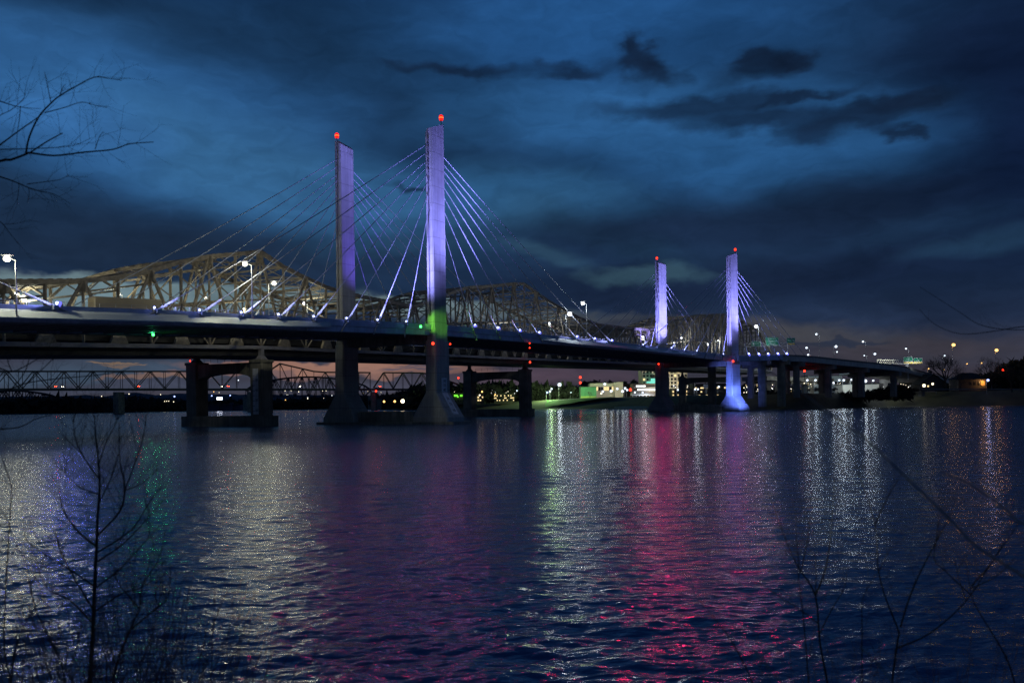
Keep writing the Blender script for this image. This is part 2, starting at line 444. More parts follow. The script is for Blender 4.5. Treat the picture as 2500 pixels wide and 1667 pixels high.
def shore(px, py, prof):
    Y = Yg(px, py, 0); u, v = uv(px, py); return (u/F*Y, Y, prof)
def prof(hs): return [(-3, -.8)]+hs
farp = lambda h: prof([(10, 1), (60, 4), (120, h), (400, h), (900, h), (4000, h+2)])
pts = [(-2600, 900, farp(6)), shore(-100, 1013, farp(6)), shore(200, 1009, farp(6)), shore(420, 1004.5, farp(6)), shore(640, 1001, farp(6)), shore(860, 998.2, farp(6)), shore(1000, 1000.5, farp(6)),
       shore(1150, 999.5, prof([(8, 1), (30, 3), (70, 6), (200, 8), (900, 9), (4000, 11)])),
       shore(1290, 998.8, prof([(10, 1), (35, 4), (90, 9), (200, 10), (900, 10), (4000, 11)])),
       shore(1400, 998.2, prof([(10, 1), (35, 4), (90, 10), (200, 12), (900, 12), (4000, 12)])),
       shore(1560, 998, prof([(10, 1), (30, 4), (80, 11), (200, 12), (900, 12), (4000, 12)])),
       shore(1640, 1000, prof([(8, 1), (25, 5), (50, 10), (120, 11), (900, 12), (4000, 12)])),
       shore(1800, 1001, prof([(8, 1), (25, 6), (45, 9.5), (90, 10), (900, 11), (4000, 12)])),
       shore(1960, 1000.3, prof([(6, 1), (20, 5), (35, 9.6), (90, 10), (900, 11), (4000, 12)])),
       shore(2060, 996.5, prof([(6, 1), (20, 5), (35, 9.6), (90, 10), (900, 11), (4000, 12)])),
       shore(2180, 992.5, prof([(6, 1), (20, 6), (40, 10.5), (60, 11), (900, 11), (4000, 12)])),
       shore(2400, 990.5, prof([(4, 1), (14, 6), (25, 10.6), (60, 11), (900, 11), (4000, 12)])),
       shore(2700, 988, prof([(4, 1), (14, 6), (25, 10.6), (60, 11), (900, 11), (4000, 12)])), (1600, 700, prof([(4, 1), (14, 6), (25, 10.6), (60, 11), (900, 11), (4000, 12)]))]
M_BANK = mat('river_bank', (.075, .068, .032), .95, var=.5, scale=.06, col2=(.03, .027, .018))
bank_strip('far_bank_ground', pts, M_BANK)
# lit lawn and pale beach on the park shore (sheets just above the bank)
def sheet(name, plist, m, lift=.35, kind='structure'):
    mb = MB(); mb.add([Vector(p)+Vector((0, 0, lift)) for p in plist], [tuple(range(len(plist)))]); return tag(mb.build(name, m), kind=kind)
# near bank under the camera
mb = MB()
xs = [-40+4*i for i in range(21)]; prow = [(-30, 3.6), (-6, 3.5), (1, 3.3), (3, 2.6), (5, 1.5), (7, .5), (9.5, -.7)]
rg = random.Random(5)
vs = [(x, y, h+rg.uniform(-.12, .12)) for x in xs for (y, h) in prow]; k = len(prow)
mb.add(vs, [(i*k+j, (i+1)*k+j, (i+1)*k+j+1, i*k+j+1) for i in range(len(xs)-1) for j in range(k-1)])
tag(mb.build('near_bank_ground', M_EARTH, None, True), kind='structure')
# distant hills
def ridge(name, pl, Y, base, m, seed, thick=400):
    rg = random.Random(seed); mb = MB(); pts2 = []
    for i in range(len(pl)-1):
        (x0, y0), (x1, y1) = pl[i], pl[i+1]; n = max(1, int(abs(x1-x0)/9))
        for j in range(n): pts2.append((lerp(x0, x1, j/n), lerp(y0, y1, j/n)+rg.uniform(-1, 1)))
    pts2.append(pl[-1]); vs = []
    for x, y in pts2:
        p = P(x, y, Y); vs += [(p.x, Y-thick, base), (p.x, Y-thick*.4, base+(p.z-base)*.7), (p.x, Y, p.z), (p.x*1.05, Y+thick, base)]
    mb.add(vs, [(i*4+j, (i+1)*4+j, (i+1)*4+j+1, i*4+j+1) for i in range(len(pts2)-1) for j in range(3)])
    return tag(mb.build(name, m, None, True), kind='structure')
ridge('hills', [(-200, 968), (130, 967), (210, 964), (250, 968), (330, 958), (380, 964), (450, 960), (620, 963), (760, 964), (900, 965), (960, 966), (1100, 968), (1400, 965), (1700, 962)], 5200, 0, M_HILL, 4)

# ---------------------------------------------------------------- cable-stayed bridge
D = Vector((.5515, .8342, 0)); NRM = Vector((.8342, -.5515, 0)); D2_ = Vector((.8, .6, 0)); N2_ = Vector((.6, -.8, 0))
A0 = P(1070, 1035, Yg(1070, 1035)); A0.z = 0
A0 = Vector((-20.2, 224, 0)); B0 = Vector((-47.7, 237.4, 0))
SPAN = 248.0
A2 = Vector((116.6, 431, 0)); B2 = Vector((81.6, 444.5, 0))
post = [(116.6, 431, 29.2), (136.5, 453, 30.4), (157, 470, 31.6), (175, 483, 31.6), (207, 501, 29.6), (247, 523, 27), (278, 556, 24.4), (320, 602, 20.5), (370, 655, 16)]
def cat(p0, p1, p2, p3, t):
    return tuple(.5*((2*b)+(-a+c)*t+(2*a-5*b+4*c-d)*t*t+(-a+3*b-3*c+d)*t**3) for a, b, c, d in zip(p0, p1, p2, p3))
POSTP = [(0.0, post[0])]
pp = [(0, 0, 0)]+post
pp[0] = tuple(2*a-b for a, b in zip(post[0], post[1]))
pp = pp+[tuple(2*a-b for a, b in zip(post[-1], post[-2]))]
acc = 0; last = post[0]
for i in range(len(post)-1):
    for j in range(1, 9):
        q = cat(pp[i], pp[i+1], pp[i+2], pp[i+3], j/8)
        acc += math.hypot(q[0]-last[0], q[1]-last[1]); POSTP.append((acc, q)); last = q
SEND = SPAN+POSTP[-1][0]
DZ = ([-160, -111, -84, 0, 51, 103, 248], [20.2, 22.2, 23.7, 27.2, 27.9, 28.5, 29.2])
def near(s):
    if s <= SPAN:
        p = A0+D*s*(A2-A0).length/SPAN if s < 0 else A0.lerp(A2, s/SPAN); return Vector((p.x, p.y, interp(s, *DZ)))
    t = s-SPAN
    for i in range(1, len(POSTP)):
        if t <= POSTP[i][0]:
            a, b = POSTP[i-1], POSTP[i]; f = (t-a[0])/(b[0]-a[0]); return Vector(a[1]).lerp(Vector(b[1]), f)
    return Vector(POSTP[-1][1])
OFFT = ([-160, 0, 248, 300, 360, 480], [(-27.5, 13.4), (-27.5, 13.4), (-35, 13.5), (-33, 17), (-24, 24), (-18, 28)])
def far(s):
    p = near(s); xs_, ys_ = OFFT
    ox = interp(s, xs_, [a[0] for a in ys_]); oy = interp(s, xs_, [a[1] for a in ys_]); return Vector((p.x+ox, p.y+oy, p.z))
def frame(s):
    a, b = near(s), far(s); n = (a-b); n.z = 0; n.normalize(); return a, b, n
def sweep(s0, s1, step, sec, name, m, parent, closed=True, smooth=False):
    # sec(s) -> list of 3D points (a ring)
    n = max(1, int(round((s1-s0)/step))); mb = MB(); mb.loft([sec(s0+(s1-s0)*i/n) for i in range(n+1)], cap=closed); return mb.build(name, m, parent, smooth)
bridge = empty('cable_stayed_bridge', (-20.2, 224, 0), 'long cable-stayed road bridge with four purple-lit concrete pylons crossing the river', 'bridge')
UP = Vector((0, 0, 1)); S0, S1 = -158, SPAN+54
def rect(side, t0, t1, z0, z1):
    def f(s):
        a, b, n = frame(s); q = a if side > 0 else b; k = n*side
        return [q+k*t0+UP*z0, q+k*t1+UP*z0, q+k*t1+UP*z1, q+k*t0+UP*z1]
    return f
def slab(zt, zb, inset=.6):
    def f(s):
        a, b, n = frame(s); return [a-n*inset+UP*zb, a-n*inset+UP*zt, b+n*inset+UP*zt, b+n*inset+UP*zb]
    return f
sweep(S0, S1, 12, slab(-1.15, -1.6), 'deck', M_ROAD, bridge)
for sd in (1, -1):
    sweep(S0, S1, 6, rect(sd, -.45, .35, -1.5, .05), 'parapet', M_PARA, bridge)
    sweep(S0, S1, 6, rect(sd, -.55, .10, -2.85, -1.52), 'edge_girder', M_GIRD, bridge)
    sweep(S0, S1, 6, rect(sd, -.75, .30, -3.0, -2.87), 'girder_flange', M_UNDER, bridge)
# railing on the parapet
mb = MB(); s = S0
while s < S1:
    a, b, n = frame(s); q = a+UP*.05; mb.box(q+UP*.35, (.07, .07, .7)); s += 3
for zz in (.35, .7):
    s = S0
    while s < S1-6:
        mb.beam(near(s)+UP*(.05+zz), near(s+6)+UP*(.05+zz), .05); s += 6
mb.build('railing', M_POLE, bridge)
# floor beams and stringers under the deck
mb = MB(); s = S0+2
while s < S1:
    a, b, n = frame(s); mb.beam(a-n*.8+UP*-2.2, b+n*.8+UP*-2.2, .35, 1.15); s += 4.6
mb.build('floor_beams', M_UNDER, bridge)
mb = MB()
for f_ in (.2, .4, .6, .8):
    s = S0
    while s < S1-8:
        p, q = near(s).lerp(far(s), f_), near(s+8).lerp(far(s+8), f_); mb.beam(p+UP*-1.95, q+UP*-1.95, .3, .66); s += 8
mb.build('stringers', M_UNDER, bridge)
# pale wind fairings fixed along the mid-span lengths
def fairing(s0, s1, t0=12, t1=12):
    def sec(s):
        a, b, n = frame(s); e = min(1, (s-s0)/t0, (s1-s)/t1); e = max(.02, e); e = e**.6
        tip = a+n*(.45+1.5*e)+UP*(-1.75-.55*e)
        return [a+n*.38+UP*-.75, a+n*.38+UP*(-1.2-.9*e), tip+UP*-.12, tip+UP*.12, a+n*(.42+.75*e)+UP*(-.95-.25*e)]
    sweep(s0, s1, 3, sec, 'fairing', M_FAIR, bridge)
fairing(-158, -40, 1, 14); fairing(54, 196, 16, 14)

# pylons
def pylon(base, topL, topR, floor_z, outer, name_label, T0=12.5, DD=None, NN=None, kx=1.0):
    DD = DD or D; NN = NN or NRM
    def ring(z, Lx, Ty, groove=0., ztop=None, shift=0):
        a, c = Lx/2, Ty/2; ch = min(.35, c*.3); gw = .28
        o = [(-a, -c+ch), (-a+ch, -c), (a-ch, -c), (a, -c+ch), (a, -gw), (a-groove, -gw), (a-groove, gw), (a, gw), (a, c-ch), (a-ch, c), (-a+ch, c), (-a, c-ch),
             (-a, gw), (-a+groove, gw), (-a+groove, -gw), (-a, -gw)]
        r = []
        for l, t in o:
            zz = z if ztop is None else lerp(topL, topR, (l+a)/(2*a)) - (.9 if t*outer < -gw else 0)
            r.append(base+DD*l*kx+NN*t*kx+UP*zz)
        return r
    rings = [ring(-2, 7.6, T0), ring(1.9, 7.6, T0), ring(2.4, 7.2, T0-.5), ring(8.6, 6.3, 3.9), ring(floor_z-4.5, 6.1, 3.6), ring(floor_z-4.4, 5.9, 3.0),
             ring(floor_z+2, 5.8, 2.5, .02), ring(floor_z+2.3, 5.8, 2.5, .5), ring(79.0, 5.7, 2.35, .5), ring(0, 5.7, 2.3, .5, True)]
    mb = MB(); mb.loft(rings); p = mb.build('pylon', M_CONC, bridge); tag(p, name_label)
    # beacon on the high corner
    return p
BSZ = 48
def beacon(pos, parent, power=900):
    mb = MB(); mb.tube([pos, pos+UP*.9], .12, 6); mb.tube([pos+UP*.9, pos+UP*1.0], .4, 8); st_ = mb.build('beacon_stand', M_POLE, parent)
    mb = MB(); mb.tube([pos+UP*1.0, pos+UP*1.25, pos+UP*2.35, pos+UP*2.6], [.35, .56, .56, .25], 12); lz = mb.build('beacon_halo_lens', E_REDR, parent)  # glowing lens also stands for the red halo round the core
    mb = MB(); mb.tube([pos+UP*1.62, pos+UP*1.68, pos+UP*1.95, pos+UP*2.0], [.3, .59, .59, .3], 12); mb.build('beacon_core', E_REDC2, lz)
    light('SPOT', 'beacon_light', pos+UP*1.5+NRM*.9-D*.3, (1, .02, .13), power, .5, parent, Vector((0, 0, CAMH-6))+(UP*22), BSZ, .6)
PYL = [(A0, 80.1, 82.5, 27.2, 1, 'near left pylon, tallest in view, green light at deck level', 1),
       (B0, 81.4, 80.6, 27.2, -1, 'far left pylon with one dark edge and red-lit slanted top', -1),
       (A2, 81.4, 83.5, 29.2, 1, 'near right pylon with brightly blue-lit flared base', 1),
       (B2, 81.6, 80.6, 29.2, -1, 'far right pylon glowing pale blue just above the deck', -1)]
BEACONP = {0: 8000, 1: 11000, 2: 34000, 3: 115000}
for i, (b_, tl, tr, fz, out_, lab, hs) in enumerate(PYL):
    dd_, nn_ = (D, NRM) if i < 2 else (D2_, N2_)
    p = pylon(b_, tl, tr, fz, out_, lab, DD=dd_, NN=nn_, kx=1 if i < 2 else 1.14)
    pos = b_+dd_*(2.2*hs)+nn_*(.6*out_)+UP*(max(tl, tr)-.15); beacon(pos, p, BEACONP[i])
# left-hand tower just outside the picture, its longest stays come into it
T0A = A0-D*SPAN
for b_ in (T0A,): pylon(b_, 80, 82, 19.5, 1, 'pylon on the near side of the river')
# plinth walls joining each pair
for a_, b_ in ((A0, B0), (A2, B2)):
    mb = MB(); n = (b_-a_).normalized(); mb.beam(a_+n*6.1+UP*1.0, b_-n*6.1+UP*1.0, 6.2, 5.2); mb.build('pier_wall', M_PIER, bridge)
    c = (a_+b_)/2; mb = MB(); mb.beam(a_-n*7.5+UP*-.6, b_+n*7.5+UP*-.6, 9.5, 2.6); mb.build('footing', M_PIER, bridge)
    mb = MB(); mb.beam(a_+n*1.2+UP*23.4, b_-n*1.2+UP*23.4, 3.2, 2.6) if a_ is A0 else mb.beam(a_+n*1.2+UP*25.2, b_-n*1.2+UP*25.2, 3.2, 2.6); mb.build('cross_beam', M_PIER, bridge)

# clearance gauge on the flared base of the near left pylon
def text(body, size, loc, xax, yax, m, parent, name='numeral', ext=.01):
    c = bpy.data.curves.new(name, 'FONT'); c.body = body; c.size = size; c.align_x = 'CENTER'; c.align_y = 'CENTER'; c.extrude = ext
    c.materials.append(m); o = bpy.data.objects.new(name, c); COL.objects.link(o)
    xax, yax = Vector(xax).normalized(), Vector(yax).normalized(); zax = xax.cross(yax)
    base = Vector((0, 0, 0)); q = parent
    while q is not None: base += q.location; q = q.parent
    mtx = Matrix((xax, yax, zax)).transposed().to_4x4(); mtx.translation = Vector(loc)-base
    bpy.context.view_layer.update()
    me = bpy.data.meshes.new_from_object(o.evaluated_get(bpy.context.evaluated_depsgraph_get()))
    bpy.data.objects.remove(o); me.name = name; o = bpy.data.objects.new(name, me); COL.objects.link(o)
    if not me.materials: me.materials.append(m)
    o.parent = parent; o.matrix_local = mtx; return o
gx = D
def flare_pt(l, z):      # point on the outer (river) face
    if z > 8.6: t = interp(z, [8.6, 22.7], [3.9, 3.6])/2
    else: t = interp(z, [2.4, 8.6], [12.0, 3.9])/2
    return A0+D*l+NRM*(t+.06)+UP*z
mb = MB()
zs = [12.6, 8.75, 2.6]
for z0, z1 in ((12.6, 8.72), (8.5, 2.7)):
    a, b, c, d = flare_pt(-.9, z0), flare_pt(1.5, z0), flare_pt(1.5, z1), flare_pt(-.9, z1); nn = (b-a).cross(d-a).normalized()
    if nn.dot(NRM) < 0: nn = -nn
    vs = [a, b, c, d, a+nn*.06, b+nn*.06, c+nn*.06, d+nn*.06]
    mb.add(vs, [(0, 1, 2, 3), (7, 6, 5, 4), (0, 4, 5, 1), (1, 5, 6, 2), (2, 6, 7, 3), (3, 7, 4, 0)])
pyA = [o for o in bridge.children if o.name == 'pylon'][0]
gb = mb.build('clearance_gauge', M_BOARD, pyA)
for t_, z in (('30', 11.7), ('35', 10.6), ('40', 9.3), ('50', 6.9), ('55', 5.4), ('60', 3.7)):
    p = flare_pt(.3, z); up = UP if z > 8.6 else (flare_pt(.3, z+.3)-flare_pt(.3, z-.3)).normalized()
    n2 = gx.cross(up).normalized(); 
    if n2.dot(NRM) < 0: n2 = -n2
    text(t_, 1.15, p+n2*.1, gx, up, M_INK, gb)

# stay cables
sL = []
for px, py in ((380, 757), (489, 763), (590, 769), (680, 775), (765, 781), (845, 787), (920, 789), (990, 792)):
    sL.append(on_line(near, px, py, -150, 0)[0])
sR = []
for px, py in ((1151, 803), (1209, 807), (1262, 810), (1310, 815), (1357, 819), (1403, 822), (1446, 826), (1488, 829)):
    sR.append(on_line(near, px, py, 0, 240)[0])
s2L = [on_line(near, px, 840, 0, 247)[0] for px in (1566, 1600, 1635, 1667, 1697, 1722, 1743, 1762)]
s2R = [SPAN+x for x in (17, 24, 31, 38, 45)]
s2R = [on_line(near, px, py, SPAN, SPAN+90)[0] for px, py in ((1823.8, 857), (1848.7, 860), (1872, 862), (1895.7, 864), (1917.6, 866))]
zL = [76.3, 74.2, 72.0, 70.4, 68.6, 66.6, 63.8, 60.2]
zR = [55.5, 60.5, 64, 66.5, 69, 70.8, 72.5, 74.5]
ORD = ['first', 'second', 'third', 'fourth', 'fifth', 'sixth', 'seventh', 'eighth']
FL = []
def stay(top, foot, lit, side, tdir):
    mb = MB(); d = (top-foot).normalized()
    mid = (top+foot)/2; sag = UP*(-.006*(top-foot).length)
    pts = [foot+d*1.0, foot.lerp(top, .25)+sag*.75, mid+sag, foot.lerp(top, .75)+sag*.75, top]
    mb.tube(pts, .10 if foot.y < 330 else .13, 6); c = mb.build('stay_cable', M_CABLE, bridge)
    d2 = (pts[1]-pts[0]).normalized()
    mb = MB(); mb.tube([foot-d2*3.9, foot+d2*.2], .19, 8); mb.build('guide_pipe', M_GIRD if False else M_CONC, c)
    mb = MB(); mb.tube([foot+d2*.2, foot+d2*5.2, foot+d2*5.5], [.24, .22, .16], 8); mb.build('cable_sleeve', M_SLEEVE, c)
    mb = MB(); mb.box(foot-UP*.2, (.9, 1.2, .7), (D, NRM, UP)); mb.build('anchor_bracket', M_GIRD, c)
    return d2
def stays(tower, ss, zs_, edge, off, side, tag_, lit=True):
    for s_, z_ in zip(ss, zs_):
        sgn = -1 if s_ < tower[1] else 1
        top = Vector(tower[0])+D*(sgn*2.4)+UP*z_
        q = edge(s_); a, b, n = frame(s_); foot = q+n*off+UP*-.1
        d2 = stay(top, foot, lit, side, None)
        if lit: FL.append((foot, d2, sgn, tag_))
stays((A0, 0), sL, zL, near, .55, 1, 'T1L')
stays((A0, 0), sR, zR, near, .55, 1, 'T1R')
stays((B0, 0), sL, zL, far, -.55, -1, 'x', False)
stays((B0, 0), sR, zR, far, -.55, -1, 'x', False)
z2 = [76.3, 74.2, 72.0, 70, 68, 65, 61, 57]
stays((A2, SPAN), s2L, z2, near, .55, 1, 'T2L')
stays((B2, SPAN), s2L, z2, far, -.55, -1, 'x', False)
stays((A2, SPAN), s2R, [60.5, 64.5, 67.5, 70, 72.3], near, .55, 1, 'T2R')
stays((B2, SPAN), s2R, [60.5, 64.5, 67.5, 70, 72.3], far, -.55, -1, 'x', False)
# back stays that run on to the pier beyond
for k_, (zz, ss) in enumerate(((74.4, SPAN+70), (76.4, SPAN+78))):
    mb = MB(); top = A2+D*2.4+UP*zz; f_ = near(min(ss, SEND-1))+UP*-2; mb.tube([top, f_], .13, 6); mb.build('stay_cable', M_CABLE, bridge)
# longest stays of the tower to the left
sT0 = on_line(near, 128, 741, -157, 0)[0]
stays((T0A, -SPAN), [sT0], [76.3], near, .55, 1, 'T0')
stays((T0A, -SPAN), [sT0-12.5], [74], near, .55, 1, 'x', False)

def floodlight(foot, d2, sgn, label):
    pos = foot+D*(.9*sgn)+NRM*.25+UP*.35
    e = empty('floodlight', pos, label, 'floodlight', 'blue-white floodlights at the feet of the stay cables')
    aim = d2
    mb = MB(); mb.box(pos-UP*.35, (.3, .3, .5)); mb.build('bracket', M_POLE, e)
    mb = MB(); mb.tube([pos-aim*.25, pos+aim*.12], [.34, .52], 12); mb.build('housing', M_POLE, e)
    mb = MB()
    rr_ = .5 if foot.y < 400 else .8
    if sgn > 0:
        mb.sphere(pos+aim*(rr_+.12), rr_*.55, 12, 8)
        mr_ = MB(); mr_.sphere(pos+aim*.2, rr_, 12, 8); mr_.build('blue_halo', E_HALO, e, True)  # glowing ball stands in for the blue halo round the lamp
    else: mb.tube([pos+aim*.13, pos+aim*.2], .30, 12); mb.sphere(pos+NRM*.4-D*.2, .2, 8, 6)
    mb.build('lens', E_BLUE, e)
    light('SPOT', 'flood_beam', pos+aim*.3+NRM*.8, (.34, .38, 1), FLOODP, .25, e, foot+d2*6, 64, .8)
    light('SPOT', 'cable_beam', pos+aim*.3+NRM*1.1-UP*.2, (.36, .38, 1), (30000 if foot.y > 330 else 16000) if sgn > 0 else (14000 if foot.y > 330 else 1800), .2, e, foot+d2*40, 11, .7)
FLOODP = 5000
cnt = {}
desc = {'T1L': 'dark-backed floodlight at the {} stay foot counting left from the near left pylon',
        'T1R': 'glowing blue-white floodlight at the {} stay foot counting right from the near left pylon',
        'T2L': 'small floodlight at the {} stay foot counting left from the near right pylon',
        'T2R': 'small glowing floodlight at the {} stay foot counting right from the near right pylon',
        'T0': 'blue-white floodlight at the stay foot near the left edge below the tall lamp {}'}
order = {'T1L': list(reversed(ORD)), 'T1R': ORD, 'T2L': list(reversed(ORD)), 'T2R': ORD, 'T0': ['']}
for foot, d2, sgn, t_ in FL:
    i = cnt.get(t_, 0); cnt[t_] = i+1
    if t_ == 'T1R' and i == 4: continue          # no lamp burns at this foot
    if t_ == 'T2L' and i in (1, 5, 6): continue
    floodlight(foot, d2, sgn, desc[t_].format(order[t_][i]).strip())

q_ = FL[-1][0] if 0 else [f for f in FL if f[3] == 'T0'][0][0]
light('SPOT', 'flood_water_beam', q_+NRM*1.4+UP*.5, (.12, .16, 1), 9000, .4, bridge, (0, 20, 0), 80, .6)  # added spot for the blue reflection on the water
# pylon floods: fixtures standing clear of the shafts, parts of the bridge
def wash(pos, aim, col, power, size, rad=.4, blend=.7, lens=True):
    d = (Vector(aim)-Vector(pos)).normalized()
    mb = MB(); mb.tube([Vector(pos)-d*.5, Vector(pos)-d*.1], [.3, .45], 10); h = mb.build('wash_light', M_POLE, bridge)
    if lens:
        mb = MB(); mb.tube([Vector(pos)-d*.11, Vector(pos)-d*.05], .36, 10); mb.build('lens', E_BLUE, h)
    light('SPOT', 'wash_beam', Vector(pos)+d*.05, col, power, rad, h, aim, size, blend)
PUR = (.25, .25, 1.0); BLU = (.12, .20, 1.0); VIO = (.15, .10, .95)
def washes():
    a = A0
    wash(a+NRM*15+D*22+UP*29, a+NRM*1+UP*70, PUR, 300000, 66, lens=False, blend=1)
    wash(a+NRM*5-D*24+UP*27.5, a-D*2.9+UP*56, PUR, 190000, 80, lens=False, blend=1)
    wash(B0+NRM*13+D*12+UP*30.5, B0+UP*66, VIO, 46000, 76, lens=False, blend=1)
    wash(A2+N2_*15+D2_*18+UP*34, A2+UP*66, PUR, 330000, 74, lens=False, blend=1)
    wash(A2+N2_*4-D2_*24+UP*30, A2-D2_*3.4+UP*54, PUR, 260000, 80, lens=False, blend=1)
    wash(B2+N2_*4.2+UP*36.6, B2+N2_*1.8+UP*56, (.32, .30, 1), 52000, 70, blend=1)
    wash(B2+N2_*9+D2_*3+UP*37.2, B2+N2_*1.0+UP*68, PUR, 210000, 56, lens=False, blend=1)
    wash(B2+N2_*9-D2_*22+UP*31, B2-D2_*3.4+UP*54, PUR, 230000, 70, lens=False, blend=1)
    wash(A2+N2_*17-D2_*12+UP*4.5, A2+N2_*3.5+UP*7, BLU, 80000, 52, blend=1)
    wash(A2+N2_*7-D2_*16+UP*3, A2-D2_*3+UP*16, BLU, 60000, 56, blend=1)
washes()
# green traffic lantern beside pylon A
def nav(pos, m, col, power, parent, r=.3, name='navigation_light'):
    mb = MB(); mb.tube([pos+UP*.3, pos+UP*1.0], .06, 6); mb.tube([pos+UP*.28, pos+UP*.34], r*1.1, 8); h = mb.build(name, M_POLE, parent)
    mb = MB(); mb.sphere(pos, r, 10, 8, 1.1); mb.build('lens', m, h, True)
    if power: light('SPOT', 'nav_glow', pos-UP*.2-Vector((0, r+.2, 0)), col, power, r, h, pos+Vector((0, -50, -12)), 110, .4)
pg = P(1027, 797, 212); nav(pg, E_GREEN, (.2, 1, .1), 0, bridge, .32)
light('SPOT', 'green_beam', A0-D*11+NRM*3.2+UP*27.6, (.25, 1, .06), 3800, .3, bridge, A0+NRM*1.5+UP*27.6, 46, .8)
light('SPOT', 'green_beam', A0+D*11+NRM*8+UP*28, (.25, 1, .06), 1500, .3, bridge, A0+D*1+NRM*1.5+UP*27.2, 36, .8)
nav(P(1057, 838.5, 217), E_RED, (1, .05, .02), 80, bridge, .36)
nav(P(1099, 840, 226), E_REDS, (1, .05, .02), 0, bridge, .25)
p = P(374, 817, 178); nav(p, E_GREEN, (.05, 1, .35), 900, bridge, .3)
nav(P(1790, 882, 426), E_RED, (1, .05, .02), 100, bridge, .5)
nav(P(1608, 888, 440), E_REDS, (1, .05, .02), 0, bridge, .5)
nav(P(1293, 838, 262), E_REDS, (1, .05, .02), 0, bridge, .22)
nav(P(1293, 849, 262), E_REDS, (1, .05, .02), 0, bridge, .22)

# ---------------------------------------------------------------- viaduct that carries the road on to the far shore
via = empty('approach_viaduct', (175, 483, 0), 'concrete approach viaduct curving down to the right on square piers', 'viaduct')
V0, V1 = S1, SEND
sweep(V0, V1, 8, slab(-1.2, -1.9, .3), 'deck', M_ROAD, via)
M_VIAF = mat('viaduct_fascia', (.62, .54, .47), .85, var=.2, scale=.2, streak=.25)
for sd in (1, -1):
    sweep(V0, V1, 8, rect(sd, -.4, .25, -.85, .05), 'parapet', M_VIA, via)
    sweep(V0, V1, 8, rect(sd, -.7, .05, -3.7, -.87), 'edge_girder', M_VIAF, via)
sweep(V0, V1, 8, slab(-3.3, -3.9, 1.2), 'soffit', M_VIA, via)
def viaduct_pier(parent, a, b, ztop, m, w=3.2, cap=2.6, zb=6):
    n = (b-a).normalized(); mb = MB(); d = n.cross(UP)
    mb.beam(a-n*.6+UP*(ztop-a.z-cap/2), b+n*.6+UP*(ztop-b.z-cap/2), 3.0, cap)
    for f_ in (.12, .88):
        c = a.lerp(b, f_); mb.box((c.x, c.y, (ztop-cap+zb)/2), (w, w*.9, ztop-cap-zb), (n, d, UP))
    mb.build('pier', m, parent)
for px in (1962, 2038, 2118, 2196, 2262):
    s_ = on_line(near, px, 880, V0, V1)[0]; a, b = near(s_), far(s_)
    viaduct_pier(via, a, b, a.z-3.9, M_VIA, zb=7)
for px in (1880, 1926):
    s_ = on_line(near, px, 870, SPAN, V1)[0]; a, b = near(s_), far(s_)
    viaduct_pier(bridge, a, b, a.z-3.0, M_OLDP, w=4, zb=2)

# ---------------------------------------------------------------- old truss bridge behind
K1 = Vector((-69.3, 227, 0)); K2 = Vector((5.8, 350, 0)); K3 = Vector((144, 545, 0))
d12 = (K2-K1).normalized(); d23 = (K3-K2).normalized(); L12 = (K2-K1).length; L23 = (K3-K2).length
KOFF = Vector((-22.5, 12, 0))
def K(s):
    if s < L12: return K1+d12*s
    return K2+d23*(s-L12)
kprof = [(-150, 694), (0, 688), (230, 686), (282, 679), (369, 662), (412, 651), (465, 630), (606, 618.6), (634, 614), (693, 653), (745, 679), (808, 707), (870, 722), (1010, 749), (1040, 740),
         (1098, 717), (1132, 703), (1207, 698), (1275, 690), (1341, 737), (1413, 776), (1462, 793), (1523, 800), (1585, 806), (1640, 790), (1690, 771), (1779, 767), (1837, 797), (1867, 823), (1885, 860)]
ks, kz = [], []
for px, py in kprof:
    s_, z_ = on_line(K, px, py, -110, L12+L23+90); ks.append(s_); kz.append(z_)
kb_ = [on_line(K, px, py, -110, L12+L23+90) for px, py in ((-100, 836), (0, 839), (640, 848), (1283, 876), (1600, 889), (1770, 899), (1880, 905))]
KB = lambda s: interp(s, [a[0] for a in kb_], [a[1] for a in kb_])
KT = lambda s: max(interp(s, ks, kz), KB(s)+3)
truss = empty('truss_bridge', (-69.3, 227, 0), 'older beige steel cantilever truss bridge behind the pylons', 'bridge')
nodes = [ -95+7.0*i for i in range(0, 13)]
nodes = [L12*i/17-L12/17*13 for i in range(0, 31)] + [L12+L23*j/26 for j in range(1, 34)]
kend = ks[-1]
nodes = [x for x in nodes if x < kend]+[kend]
